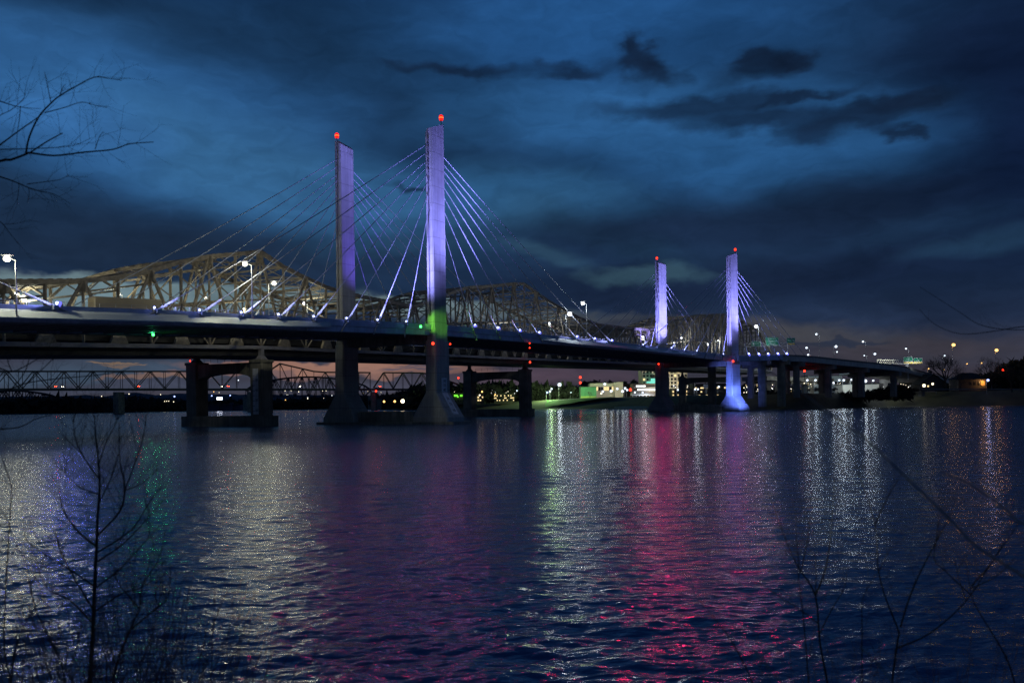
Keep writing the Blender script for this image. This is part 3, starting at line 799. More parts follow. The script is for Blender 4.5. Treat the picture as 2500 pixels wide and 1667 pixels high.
for off in (Vector((0, 0, 0)), KOFF):
    tr = MB(); tr.box(K(nodes[0])+off+UP*KB(nodes[0]), (.5, .5, .5)); root = None
    b_, t_ = [K(s)+off+UP*KB(s) for s in nodes], [K(s)+off+UP*KT(s) for s in nodes]
    mb = MB()
    for i in range(len(nodes)-1):
        mb.beam(b_[i], b_[i+1], .8, .95)
    root = mb.build('truss', M_STEEL2, truss)
    mb = MB()
    for i in range(len(nodes)-1):
        mb.beam(t_[i], t_[i+1], .85, 1.05)
        for q in range(4):       # lattice plates of the built-up chord
            c = t_[i].lerp(t_[i+1], (q+.5)/4); mb.box(c+UP*.55, (.95, 1.0, .12), ((t_[i+1]-t_[i]).normalized(), NRM, UP))
    mb.build('top_chord', M_STEEL, root)
    for i in range(len(nodes)):
        mb = MB(); mb.beam(b_[i], t_[i], .42 if i % 2 else .62, .5); mb.build('vertical', M_STEEL, root)
    for i in range(len(nodes)-1):
        mb = MB(); h = (t_[i]-b_[i]).length
        if i % 2 == 0: mb.beam(b_[i], t_[i+1], .62, .6)
        else: mb.beam(t_[i], b_[i+1], .62, .6)
        if h > 17 and i > 0:
            m1 = b_[i].lerp(t_[i], .5); m2 = b_[i+1].lerp(t_[i+1], .5); mb.beam(m1, m2, .35, .4)
            if i % 2 == 0: mb.beam(m1, b_[i+1], .25, .3)
            else: mb.beam(b_[i], m2, .25, .3)
        mb.build('diagonal', M_STEEL, root)
    for i in range(len(nodes)):
        mb = MB()
        if i % 2 == 0:
            t = NRM
            mb.add([b_[i]+D*-2.2+UP*.4+NRM*.45, b_[i]+D*2.2+UP*.4+NRM*.45, b_[i]+D*1.0+UP*3.2+NRM*.45, b_[i]+D*-1.0+UP*3.2+NRM*.45,
                    b_[i]+D*-2.2+UP*.4-NRM*.45, b_[i]+D*2.2+UP*.4-NRM*.45, b_[i]+D*1.0+UP*3.2-NRM*.45, b_[i]+D*-1.0+UP*3.2-NRM*.45],
                   [(0, 1, 2, 3), (7, 6, 5, 4), (0, 4, 5, 1), (1, 5, 6, 2), (2, 6, 7, 3), (3, 7, 4, 0)])
        else: mb.beam(t_[i], t_[i]-UP*2.4, 1.7, .9)
        mb.build('gusset', M_STEEL, root)
# sway frames, struts and top laterals between the trusses
mb = MB()
for i, s_ in enumerate(nodes):
    a, b = K(s_)+UP*KT(s_), K(s_)+KOFF+UP*KT(s_); h = KT(s_)-KB(s_)
    mb.beam(a, b, .4, .5)
    if h > 11:
        mb.beam(a-UP*3, b-UP*3, .35, .4)
        for q in range(4):
            p, r = a.lerp(b, q/4), a.lerp(b, (q+1)/4); mb.beam(p if q % 2 else p-UP*3, r-UP*3 if q % 2 else r, .22, .25)
    if h > 19: mb.beam(a-UP*h*.5, b-UP*h*.5, .35, .4); mb.beam(a-UP*h*.5, (a+b)/2-UP*3, .25, .25); mb.beam(b-UP*h*.5, (a+b)/2-UP*3, .25, .25)
    if i < len(nodes)-1:
        s2 = nodes[i+1]; c, d = K(s2)+UP*KT(s2), K(s2)+KOFF+UP*KT(s2); mb.beam(a, d, .3, .3); mb.beam(b, c, .3, .3)
mb.build('sway_bracing', M_STEEL, truss)
def ksec(t0, t1, z0, z1):
    def f(s):
        a = K(s)+UP*KB(s); u = KOFF; return [a+u*t0+UP*z0, a+u*t0+UP*z1, a+u*t1+UP*z1, a+u*t1+UP*z0]
    return f
sweep(nodes[0], kend, 8, ksec(.03, .97, -2.3, -.65), 'floor', M_DARK, truss)
sweep(nodes[0], kend, 8, ksec(.07, .93, 1.0, 3.0), 'deck', M_DARK, truss)
sweep(nodes[0], kend, 8, ksec(.02, .05, -1.1, -.5), 'lower_ledge', M_DARK, truss)
sweep(nodes[0], kend, 8, ksec(-.01, .01, 3.2, 3.5), 'side_rail', M_STEEL2, truss)
# portal piers
def kpier(c, off, ztop, wcol, slab_h, arch, label, gauge=False):
    n = off.normalized(); d = n.cross(UP).normalized()
    if d.dot(D) < 0: d = -d
    mb = MB()
    for q in (c, c+off):
        mb.box((q.x, q.y, ztop/2+.5), (wcol, 4.4, ztop-1), (n, d, UP))
        mb.box((q.x, q.y, ztop-.2), (wcol+.5, 4.9, .8), (n, d, UP))
    # arched cross beam
    W = off.length; N_ = 12; vs = []
    for k in range(N_+1):
        t = k/N_; x = wcol/2+(W-wcol)*t
        zb = ztop-arch-1.6*(1-(2*t-1)**2)**.5*-1-1.6
        for dd in (-1.6, 1.6):
            p = c+n*x+d*dd; vs += [(p.x, p.y, zb), (p.x, p.y, ztop-.5)]
    fs = []
    for k in range(N_):
        o = k*4; fs += [(o, o+4, o+5, o+1), (o+2, o+3, o+7, o+6), (o, o+2, o+6, o+4), (o+1, o+5, o+7, o+3)]
    mb.add(vs, fs)
    mb.box(((c+off/2).x, (c+off/2).y, slab_h/2-.5), (W+wcol+1.4, 7.0, slab_h+1), (n, d, UP))
    o = mb.build('pier', M_OLDP, truss); tag(o, label)
    for q in (c, c+off):
        mb = MB(); mb.loft([[q+n*x+d*y+UP*z for x, y in ((-a, -a), (a, -a), (a, a), (-a, a))] for a, z in ((1.3, ztop+.2), (.6, ztop+1.3), (.55, ztop+3.2))])
        mb.build('bearing', M_STEEL2 if gauge and q is c else M_DARK, o)
    mb = MB()
    for k in range(8):
        p = c+n*(3+k*(W-6)/7); mb.beam((p.x, p.y, ztop), (p.x, p.y, ztop+1.3), .08)
    for hh in (.7, 1.3):
        p, q = c+n*3, c+off-n*3; mb.beam((p.x, p.y, ztop+hh), (q.x, q.y, ztop+hh), .07)
    mb.build('handrail', M_DARK, o)
    if gauge:
        f = -d*0
        g0 = c+n*0
        mb = MB(); face = -d*2.28
        # board on the face turned to the camera
        mb.box((g0+face).to_tuple()[:2]+((16.2-.8)/2+1.9,), (2.0, .1, 12.6), (n, d, UP)); gbd = mb.build('river_gauge', M_BOARD, o)
        for k in range(9):
            z = 2.9+k*1.38; mb2 = MB(); p = g0+face-d*.06-n*-.6; mb2.box((p.x, p.y, z), (.7, .03, .12), (n, d, UP)); mb2.build('tick', M_INK, gbd)
        for t_, z in (('30', 12.7), ('40', 9.9), ('50', 7.2), ('60', 4.4)):
            p = g0+face-d*.09+n*-.45; text(t_, .95, (p.x, p.y, z), -n, UP, M_INK, gbd)
    return o
kpier(K1, KOFF, 18.2, 4.0, 2.9, 3.4, 'old bridge pier with white painted river gauge', True)
kpier(K2, Vector((-24.4, 12, 0)), 19.8, 4.0, 3.2, 3.6, 'old bridge pier with arched opening and a red lamp')
kpier(K3+Vector((6, 0, 0)), Vector((-34, 12, 0)), 22.2, 4.6, 5, 3.8, 'dark old bridge pier close to the far shore')
# old approach: girders and arched bents on land
mb = MB()
ka = K(kend)+UP*22.5; kb = ka+Vector((90, 60, -1.5))
mb.beam(ka+KOFF*.5, kb+KOFF*.5, 24, 3.2); mb.build('approach_span', M_OLDP, truss)
for k in range(5):
    c = ka.lerp(kb, .1+k*.2); viaduct_pier(truss, Vector((c.x, c.y, 0)), Vector((c.x, c.y, 0))+KOFF, 21, M_OLDP, w=2.6, zb=7)
nav(P(1294, 884, 346), E_RED, (1, .05, .02), 20, truss, .4)
nav(P(464, 881, 233), E_REDS, (1, .05, .02), 0, truss, .22)

# ---------------------------------------------------------------- street lamps
def make_lamp(h, arm, m, r, light_col, power, label, group, aim_arm=1, loc=(0, 0, 0), cat='street lamp'):
    loc = Vector(loc); e = empty('street_lamp', loc, label, cat, group)
    mb = MB(); mb.tube([loc, loc+UP*h], [.16, .09], 8); mb.box(loc+UP*.2, (.5, .5, .4)); mb.build('pole', M_POLE, e)
    ex = Vector((arm*aim_arm, 0, 0))
    mb = MB(); mb.tube([loc+UP*(h-.1), loc+ex*.5+UP*(h+.25), loc+ex+UP*(h+.2)], [.08, .06, .06], 6); mb.build('arm', M_POLE, e)
    mb = MB(); hp = loc+ex+UP*(h+.2); mb.box(hp+UP*(r*.6+.12), (r*1.9, r*1.2, .14)); mb.build('lamp_head', M_POLE, e)
    mb = MB(); mb.sphere(hp, r*.62, 12, 8, .9); mb.build('lamp_globe', m, e, True)
    if power: light('POINT', 'lamp_light', hp-UP*(r+.2), light_col, power, r*.6, e)
    return e
WW = (.98, 1, .76); CW = (.82, .92, 1); AM = (1, .5, .14)
def lamp_at(px, py, Y, zbase, m, r, col, power, label, group, side=1, arm=1.4):
    head = P(px, py, Y); base = Vector((head.x-arm*side, Y, zbase)); h = head.z-.2-zbase
    return make_lamp(h, arm, m, r, col, power, label, group, side, base)
G1 = 'tall lamps lighting the cable-stayed deck'
DECKL = [(17, 632, 131.6, E_WARMW, .85, WW, 3600, 'tall warm white lamp at the left edge of the picture', -1, None),
         (598, 645, 169.5, E_WARMW, .75, WW, 3600, 'tall lamp left of the far left pylon, higher of the two there', -1, 0),
         (669, 692, 205, E_WARMW, .8, WW, 3400, 'tall lamp left of the far left pylon, lower of the two there', 1, 0),
         (1391, 767, 284, E_WHITE, 1.1, CW, 3500, 'bright deck lamp between the pylon pairs, lower and left of its neighbour', 1, 0),
         (1423, 741, 315, E_WHITE, 1.0, CW, 4000, 'deck lamp between the pylon pairs, higher and right of its neighbour', -1, 0),
         (1846, 797, 462, E_WHITE, 1.3, CW, 3000, 'deck lamp just right of the near right pylon', -1, 0)]
for px, py, Y, m, r, col, pw, lab, sd, _ in DECKL:
    z0 = 25 if Y > 250 else 23
    if Y > 400: z0 = 29
    if Y < 160: z0 = 20
    if 160 < Y < 250: z0 = 23.5
    e_ = lamp_at(px, py, Y, z0, m, r, col, pw, lab, G1, sd)
    hd = P(px, py, Y)-UP*.2; t_ = Vector((hd.x*.45, hd.y*.45, 0)); dv_ = (t_-hd).normalized()
    light('SPOT', 'water_glint_beam', hd+dv_*(r+.3), col, {17: 34000, 598: 22000, 669: 19000, 1391: 11000, 1423: 10000, 1846: 12000}[px], .4, e_, t_, 52, .6)  # added beam that makes the lamp's glints on the water
G2 = 'lamps on the old truss bridge'
TL = [(40, 717, 190, 'lamp glowing through the truss at the far left, left one of a close pair', .62), (57, 729, 192, 'lamp glowing through the truss at the far left, right one of a close pair', .85),
      (290, 719, 208, 'truss bridge lamp above the beige trailer', .6), (502, 728, 226, 'truss bridge lamp right of the beige trailer, below the truss hip', .55),
      (595, 754, 222, 'tiny low lamp at the deck below the left truss peak', .3), (743, 741, 248, 'truss bridge lamp close left of the far left pylon', .7),
      (1200, 778, 350, 'small lamp right of the near left pylon, above a bright pair', .5), (1216, 800, 352, 'low bright lamp right of the near left pylon beside the second floodlight', .75),
      (1340, 790, 375, 'round lamp in the middle truss, left of the tall deck lamps', .85), (1569, 822, 458, 'lamp just left of the far right pylon', .9),
      (1664, 825, 490, 'small lamp between the right pylons on a short arm', .8), (1644, 836, 485, 'lamp low at the deck just right of the far right pylon', .9),
      (1727, 841, 520, 'low lamp midway between the right pylons', 1.1), (1754, 831, 530, 'small lamp just left of the near right pylon', .6)]
for px, py, Y, lab, r in TL:
    m = E_WARMW if px < 600 else E_WHITE
    hd = P(px, py, Y); lamp_at(px, py, Y, min(24.5, hd.z-3), m, r, WW if px < 1100 else CW, 2300 if r > .5 else 400, lab, G2, -1, .9)
G3 = 'lamps along the approach viaduct'
VL = [(1993, 816, 520, 26, 'tall thin viaduct lamp standing highest, left of the far group', -1, 1.2), (1969, 849, 495, 27, 'viaduct lamp above the paired lamp at the start of the ramp', -1, 1.2), (1973, 866, 500, 26, 'bluish lamp low at the parapet at the start of the ramp', -1, 1.1),
      (2041, 846, 505, 26, 'bright viaduct lamp over the red tail lights, upper one', 1, 1.5), (2043.5, 859, 530, 24, 'smaller viaduct lamp tucked under the bright upper one', 1, .9), (2107, 834, 540, 24, 'tall viaduct lamp left of the white sign gantry', -1, 1.2),
      (2110, 868, 545, 23, 'small lamp low on the viaduct directly below a tall lamp', -1, .8), (2136, 864, 530, 22, 'viaduct lamp right beside the white sign gantry', 1, 1.4), (2212, 851, 560, 20, 'lamp rising over the green and yellow sign', -1, 1.1)]
for px, py, Y, z0, lab, sd, r in VL:
    lamp_at(px, py, Y, z0, E_FARW, r*.85, CW, 200, lab, G3, sd, 1.8)

# ---------------------------------------------------------------- shore lamps
G4 = 'lamps on the far shore'
SL = [(1366, 939, 960, E_WHITE, 4.6, 'big blue-white park lamp above the lit lawn', 60000), (1346.6, 949, 960, E_WHITE, 2.4, 'upper small lamp left of the big park lamp', 6000), (1343, 955, 955, E_WHITE, 2.4, 'middle small lamp left of the big park lamp', 6000),
      (1336, 958, 950, E_BLUE, 2.3, 'bluish lamp farthest left on the lit lawn', 5000), (1394, 958, 980, E_WHITE, 1.4, 'small lamp among the dark trees behind the lawn', 1500), (1415, 959, 990, E_BULB, 1.2, 'tiny yellow lamp at the corner of the green shed', 800),
      (1476.5, 937.4, 990, E_WHITE, 3.2, 'lamp high over the beige shore building', 12000), (1472, 955.5, 960, E_WHITE, 2.9, 'bright lamp beside the green shed', 9000), (1468, 960.6, 955, E_BULB, 2.2, 'yellowish lamp just below the bright one by the green shed', 3000),
      (1492, 954.7, 960, E_WHITE, 3.3, 'white lamp in front of the beige shore building', 9000), (1507, 949, 970, E_WHITE, 2.8, 'blue-white lamp right of the pale tower block', 6000), (1526, 947.7, 970, E_WHITE, 2.9, 'upper lamp of the dense cluster by the restaurant', 6000),
      (1520, 955, 960, E_WHITE, 3.4, 'lower left lamp of the dense cluster by the restaurant', 8000), (1531, 952, 962, E_WHITE, 2.6, 'lower right lamp of the dense cluster by the restaurant', 5000), (1547.6, 947, 970, E_BLUE, 2.9, 'blue lamp left of the restaurant balconies', 6000),
      (1550, 958, 955, E_WHITE, 2.4, 'lamp under the left end of the restaurant balconies', 4000), (1569, 958, 955, E_WHITE, 2.2, 'lamp at the foot of the restaurant balconies', 4000),
      (1699, 932, 700, E_WHITE, 2.4, 'tall lamp seen between the right pylon pair', 9000), (1697, 950, 690, E_WHITE, 1.7, 'left one of two low lamps under the bridge between the right pylons', 3000), (1704, 950, 690, E_WHITE, 1.7, 'right one of two low lamps under the bridge between the right pylons', 3000),
      (1755, 944, 700, E_WHITE, 1.8, 'lamp just left of the blue-lit pylon base', 4000), (1655, 951.5, 720, E_WHITE, 1.8, 'upper lamp beside the far right pylon shaft', 3000), (1661.6, 954, 710, E_WHITE, 1.6, 'lower lamp beside the far right pylon shaft', 3000), (1645, 941, 730, E_WHITE, 1.0, 'tiny lamp against the hotel wall', 800),
      (1971, 928, 580, E_WHITE, 1.6, 'first parking lamp behind the viaduct, by the red light', 9000), (1991, 928, 590, E_WHITE, 1.6, 'second parking lamp behind the viaduct', 9000), (2004, 930, 590, E_WHITE, 1.6, 'parking lamp left of the second viaduct pier', 9000),
      (2027, 928, 600, E_WHITE, 1.5, 'parking lamp right of the second viaduct pier', 9000), (2035, 934, 580, E_WHITE, 1.4, 'lower parking lamp between two viaduct piers', 5000), (2049, 928, 600, E_WHITE, 1.5, 'parking lamp left of the third viaduct pier', 9000),
      (2060, 928, 590, E_WHITE, 1.7, 'parking lamp right of the third viaduct pier', 9000), (2079, 927, 600, E_WHITE, 1.5, 'lone parking lamp over the pale low wall', 9000), (2105, 926, 600, E_WHITE, 1.3, 'small parking lamp right of the fourth viaduct pier', 6000),
      (2112.5, 930, 585, E_WHITE, 2.6, 'brightest parking lamp behind the viaduct', 20000), (2132, 929, 600, E_WHITE, 1.5, 'parking lamp right of the brightest one', 8000), (2174, 933, 600, E_WHITE, 1.6, 'street lamp between the viaduct and the ramp end', 6000),
      (2234, 931.4, 600, E_WHITE, 1.6, 'street lamp left of the gabled house', 6000), (2289, 932, 575, E_WHITE, 1.6, 'street lamp in front of the gabled house', 5000), (2412, 928, 575, E_BLUE, 1.8, 'blue-white street lamp right of the wide dark house', 8000),
      (2306, 868, 640, E_WHITE, 1.3, 'white lamp shining through the big bare tree', 4000), (2328, 842, 640, E_AMBER, 2.7, 'tall amber lamp above the big bare tree', 22000), (2433, 855, 650, E_AMBER, 2.6, 'tall amber lamp above the right hand tree', 22000),
      (2267, 900, 640, E_AMBER, 1.0, 'small orange lamp over the chimney', 1500), (2304, 902, 640, E_AMBER, .9, 'small orange lamp behind the big tree trunk', 1500), (2361, 888, 660, E_AMBER, .9, 'small orange lamp on a thin pole between the trees', 1500), (2397, 886, 660, E_AMBER, 1.1, 'small orange lamp inside the right hand tree crown', 1500)]
for px, py, Y, m, r, lab, pw in SL:
    r *= 1.5 if m is E_FARA else 1.1
    m = {'lamp_white': E_FARW, 'flood_blue': E_FARB, 'lamp_amber': E_FARA}.get(m.name, m)
    u, v = uv(px, py); zb = 8.5 if Y < 800 else 9.5
    hd = P(px, py, Y); zb = min(zb, hd.z-3)
    lamp_at(px, py, Y, zb, m, r*.7, AM if m is E_FARA else ((.45, .5, 1) if m is E_FARB else CW), pw*.05, lab, G4, 1, 1.0)

# ---------------------------------------------------------------- sign gantries
def signboard(parent, p, w, h, lines, m=None, shield=False, size=None, yellow=False):
    mb = MB(); mb.box(p, (w, .15, h)); sb = mb.build('sign_panel', m or M_GREEN, parent)
    mb = MB(); y = p.y-.085
    for zz in (h/2-.12, -h/2+.12): mb.box((p.x, y, p.z+zz), (w-.16, .02, .1))
    for xx in (w/2-.12, -w/2+.12): mb.box((p.x+xx, y-.004, p.z), (.1, .02, h-.16))
    mb.build('border', M_WHITE, sb)
    n = len(lines)
    for i, t in enumerate(lines):
        z = p.z+h*.5-h*(i+.5)/n*.92-h*.03; text(t, size or h/n*.62, (p.x+(.6 if shield else 0), p.y-.09, z), (1, 0, 0), UP, M_WHITE, sb, 'lettering', .01)
    if shield:
        mb = MB(); q = Vector((p.x-w*.28, p.y-.1, p.z)); mb.add([q+Vector(a) for a in ((-.5, 0, .5), (.5, 0, .5), (.55, 0, 0), (0, 0, -.65), (-.55, 0, 0))], [(0, 1, 2, 3, 4)]); mb.build('route_shield', M_WHITE, sb)
    return sb
Yg1 = 478
ga = P(1818, 842, Yg1); gb2 = P(1925, 842, Yg1)
g = empty('sign_gantry', (ga.x, Yg1, 28), 'sign gantry with three green road signs over the deck right of the near right pylon', 'sign gantry')
mb = MB()
for q, zz in ((ga, 30), (P(1923, 842, Yg1), 30)): mb.tube([(q.x, Yg1, zz-2), (q.x, Yg1, q.z+2)], .25, 8)
for dz in (-1.0, .8): mb.beam((ga.x, Yg1, ga.z+dz), (gb2.x, Yg1, ga.z+dz), .22)
n = 16
for i in range(n):
    x0, x1 = lerp(ga.x, gb2.x, i/n), lerp(ga.x, gb2.x, (i+1)/n); mb.beam((x0, Yg1, ga.z+(-1 if i % 2 else .8)), (x1, Yg1, ga.z+(.8 if i % 2 else -1)), .12)
mb.build('gantry_frame', M_POLE, g)
signboard(g, P(1846, 839, Yg1-.6), 5.4, 2.8, ['EAST'], shield=True, size=1.0)
signboard(g, P(1885, 833, Yg1-.6), 7.4, 4.6, ['Court Ave', 'Jeffersonville', 'Clarksville'], size=1.05)
signboard(g, P(1931, 831, Yg1-.6), 4.8, 3.0, ['NORTH'], size=1.0)
signboard(g, P(1931, 839.4, Yg1-.6), 4.6, 1.0, [' '], m=M_YEL)
# spot light aimed at the sign faces
light('SPOT', 'sign_light', (ga.x+10, Yg1-5, ga.z-3.5), CW, 2500, .4, g, P(1885, 833, Yg1), 110)
Y2 = 540
a, b = P(2141, 882, Y2), P(2212, 884, Y2)
g = empty('sign_gantry', (a.x, Y2, 22), 'white lattice sign gantry over the viaduct seen from behind', 'sign gantry')
mb = MB()
for dz in (-1.1, 1.1): mb.beam((a.x, Y2, a.z+dz), (b.x, Y2, b.z+dz), .3)
for i in range(14):
    x0, x1 = lerp(a.x, b.x, i/14), lerp(a.x, b.x, (i+1)/14); mb.beam((x0, Y2, a.z-1.1), (x1, Y2, a.z+1.1), .2)
for t in (0, .55, 1.0):
    x = lerp(a.x, b.x, t); mb.tube([(x, Y2, a.z-6), (x, Y2, a.z+1.1)], .22, 8)
mb.build('gantry_frame', M_WHITE, g)
light('SPOT', 'sign_light', (a.x+4, Y2-7, a.z+3), WW, 2600, .4, g, (a.x+5, Y2, a.z), 100)
p = P(2229, 878, 536); g = empty('road_sign', (p.x, 536, 18), 'wide green road sign with yellow strip left of the bare tree', 'road sign')
mb = MB(); mb.tube([(p.x-3.2, 536.3, 18), (p.x-3.2, 536.3, p.z)], .2, 8); mb.build('post', M_WHITE, g)
signboard(g, P(2217, 876.5, 536), 6.0, 2.9, ['Indpls'], size=1.0); signboard(g, P(2241, 878, 536), 5.6, 2.3, ['Exit'], size=1.0)
signboard(g, P(2229, 885.3, 535.8), 12.4, 1.1, [' '], m=M_YEL)
light('SPOT', 'sign_light', (p.x, 530, p.z-4), CW, 2600, .3, g, (p.x, 536, p.z), 110)

# ---------------------------------------------------------------- vehicles
def make_car(name, label, tail=True, length=4.6, group='cars on the bridges'):
    e = empty(name, (0, 0, 0), label, 'car', group)
    L_, W_ = length, 1.8; mb = MB()
    prof_ = [(-L_/2, .35), (-L_/2, .85), (-L_/2+.15, .98), (-L_*.18, 1.02), (L_*.2, 1.0), (L_/2-.1, .85), (L_/2, .65), (L_/2, .35)]
    mb.loft([[Vector((x, y, z)) for x, z in prof_] for y in (-W_/2, W_/2)]); mb.build('body', M_CARB, e)
    cp = [(-L_*.4, 1.0), (-L_*.27, 1.45), (L_*.08, 1.47), (L_*.24, 1.0)]
    mb = MB(); mb.loft([[Vector((x, y, z)) for x, z in cp] for y in (-W_/2+.12, W_/2-.12)]); mb.build('windows', M_GLASS, e)
    for x in (-L_*.32, L_*.3):
        for y in (-W_/2+.05, W_/2-.05):
            mb = MB(); mb.tube([(x, y-.11, .33), (x, y+.11, .33)], .33, 10); mb.build('wheel', M_TYRE, e)
    for y in (-.62, .62):
        mb = MB(); mb.box((-L_/2-.03, y, .82), (.12, .5, .3)); mb.build('tail_light', E_REDC, e)
        mb = MB(); mb.box((L_/2+.02, y, .68), (.12, .45, .25)); mb.build('headlight', E_HEAD, e)
    return e
E_REDC = emat('tail_red', (1, .04, .015), 40); E_HEAD = emat('head_white', (1, .93, .75), 25)
proto = make_car('car', 'car showing red tail lights on the deck behind the far right pylon')
first = True
CARS = [(1629, 837, 1, 'car with red tail lights on the deck just right of the far right pylon', 'b', .35), (1679, 840, 1, 'car with red tail lights between the two right pylons', 'b', .4),
        (1990, 869, 1, 'first car with red tail lights on the viaduct', 'b', .3), (2002, 870, 1, 'second car with red tail lights close behind on the viaduct', 'b', .5), (2020, 872, 1, 'car farther down the viaduct ahead of the pair', 'b', .3)]
for px, py, _, lab, _, f_ in CARS:
    o = proto if first else copy_tree(proto); first = False
    s_ = on_line(lambda s: near(s).lerp(far(s), f_), px, py, 0, SEND)[0]; q = near(s_).lerp(far(s_), f_); q2 = near(s_+3).lerp(far(s_+3), f_)
    dd = q2-q; o.location = (q.x, q.y, q.z-1.12); o.rotation_euler = (0, 0, math.atan2(dd.y, dd.x)); o['label'] = lab
# semi-trailer on the near lanes at the left
pa = near(on_line(near, 235, 750, -157, 0)[0]).lerp(far(on_line(near, 235, 750, -157, 0)[0]), .2)
sA = on_line(lambda s: near(s).lerp(far(s), .22), 222, 750, -157, 0)[0]; sB = on_line(lambda s: near(s).lerp(far(s), .22), 386, 755, -157, 0)[0]
qa, qb = near(sA).lerp(far(sA), .22), near(sB).lerp(far(sB), .22)
tr = empty('semi_trailer', (qa.x, qa.y, qa.z-1.1), 'long plain beige box trailer on the cable-stayed deck at the left', 'trailer')
mb = MB(); mid = (qa+qb)/2; dd = (qb-qa).normalized(); sd = dd.cross(UP).normalized(); LL = min((qb-qa).length, 17.5)
rings = []
for t, w_, h_ in ((-.5, 2.0, 2.4), (-.485, 2.45, 2.75), (.485, 2.5, 2.8), (.5, 2.4, 2.75)):
    c = mid+dd*(LL*t)+UP*(-.05); rings.append([c+sd*(w_/2)+UP*0, c+sd*(w_/2)+UP*(h_-.35), c+sd*(w_/2-.3)+UP*(h_-.1), c-sd*(w_/2-.3)+UP*(h_-.1), c-sd*(w_/2)+UP*(h_-.35), c-sd*(w_/2)])
mb.loft(rings); mb.build('box_body', mat('trailer_beige', (.42, .33, .2), .5, var=.08, scale=.3), tr)
for t in (-.42, -.34, .4):
    for sg in (-1, 1):
        mb = MB(); c = mid+dd*(LL*t)+sd*(sg*1.0)+UP*-.6; mb.tube([c-sd*.15, c+sd*.15], .48, 12); mb.build('wheel', M_TYRE, tr)
mb = MB(); mb.beam(mid-dd*LL*.48+UP*-.2, mid+dd*LL*.48+UP*-.2, 1.2, .25); mb.build('chassis', M_DARK, tr)

# ---------------------------------------------------------------- distant bridges at the left
def far_truss(name, label, segs, zd, Yf, m, deck_h=2.4, npan=None, two=9):
    e = empty(name, (P(segs[0][0], 950, Yf(segs[0][0])).x, Yf(segs[0][0]), 0), label, 'bridge')
    return e
road = empty('road_bridge', (-400, 900, 0), 'long flat-topped brown truss road bridge far behind the old pier', 'bridge')
def Yc(px): return interp(px, [-100, 0, 450, 900, 1260], [880, 900, 1010, 1090, 1150])
def top_y(px):
    return interp(px, [-100, 577, 578, 614, 676, 684, 775, 905, 913, 938, 1045, 1120], [905, 906, 909, 946, 889, 887, 908, 909, 946, 909, 909, 910])
def run(parent, px0, px1, n, m, tops, deck_y0, deck_y1, off=0):
    mbc, mbw = MB(), MB(); prev = None
    for i in range(n+1):
        px = lerp(px0, px1, i/n); Y = Yc(px)+off; b = P(px, lerp(deck_y0, deck_y1, i/n), Y-0*off); b = Vector((P(px, 950, Yc(px)).x-off*.25, Y, P(px, lerp(deck_y0, deck_y1, i/n), Yc(px)).z))
        t = Vector((b.x, b.y, P(px, tops(px), Yc(px)).z))
        if prev:
            pb, pt = prev; mbc.beam(pt, t, 1.0, 1.3)
            if i % 2: mbw.beam(pt, b, .9, .9)
            else: mbw.beam(pb, t, .9, .9)
        if t.z-b.z > 2: mbw.beam(b, t, .5, .5)
        prev = (b, t)
    c = mbc.build('top_chord', m, parent); mbw.build('web', m, c)
for off in (0, 12):
    run(road, -60, 577, 18, M_FARB, lambda p: 906, 948, 947, off)
    run(road, 614, 684, 3, M_FARB, lambda p: interp(p, [614, 676, 684], [944, 889, 887]), 947, 947, off)
    run(road, 684, 905, 8, M_FARB, lambda p: interp(p, [684, 775, 905], [887, 908, 909]), 947, 948, off)
    run(road, 913, 938, 1, M_FARB, lambda p: interp(p, [913, 938], [946, 909]), 947, 948, off)
    run(road, 938, 1125, 8, M_FARB, lambda p: interp(p, [938, 1045, 1125], [909, 910, 940]), 948, 949, off)
mb = MB()
for i in range(40):
    p0, p1 = lerp(-80, 1300, i/40), lerp(-80, 1300, (i+1)/40)
    a, b = P(p0, 950.5, Yc(p0)), P(p1, 950.5, Yc(p1)); mb.beam(a+Vector((-1.5, 6, 0)), b+Vector((-1.5, 6, 0)), 13, 2.6)
mb.build('deck', M_FARB, road)
for px in (-20, 290, 614, 913, 1120):
    a = P(px, 955, Yc(px)+6); mb = MB(); mb.box((a.x, a.y, a.z/2-1), (6, 16, a.z), None); mb.build('pier', M_OLDP, road)
def camel(name, label, px0, px1, ytop, yend, ybot, Y, n, m=M_RAIL):
    e = empty(name, tuple(P(px0, ybot, Y)), label, 'bridge'); 
    for off in (0, 9):
        mbc, mbw, prev = MB(), MB(), None
        for i in range(n+1):
            t = i/n; px = lerp(px0, px1, t); yt = lerp(yend, ytop, math.sin(math.pi*max(0, min(1, t)))**.6)
            b_ = P(px, ybot, Y)+Vector((0, off, 0)); t_ = P(px, yt, Y)+Vector((0, off, 0))
            if prev:
                mbc.beam(prev[1], t_, 1.6, 2.6)
                mbc.beam(prev[0], b_, 1.4, 1.8)
                if i % 2: mbw.beam(prev[1], b_, 1.0, 1.2)
                else: mbw.beam(prev[0], t_, 1.0, 1.2)
            mbw.beam(b_, t_, 1.0, 1.1); prev = (b_, t_)
        c = mbc.build('chord', m, e); mbw.build('web', m, c)
    mb = MB()
    for px in (px0, px1): q = P(px, ybot, Y); mb.box((q.x, q.y+4, q.z/2), (9, 14, q.z)) if q.z > 1 else None
    if mb.v: mb.build('pier', M_OLDP, e)
    return e
camel('railway_bridge', 'dark arched railway truss span at the left edge under the road bridge', -90, 136, 954, 972, 984, 1400, 14)
camel('railway_bridge', 'dark arched railway truss span behind the far left pylon', 600, 905, 920, 952, 968, 1500, 18)
camel('railway_bridge', 'small dark truss span seen between the two left pylons', 925, 975, 965, 968, 974, 1300, 8)
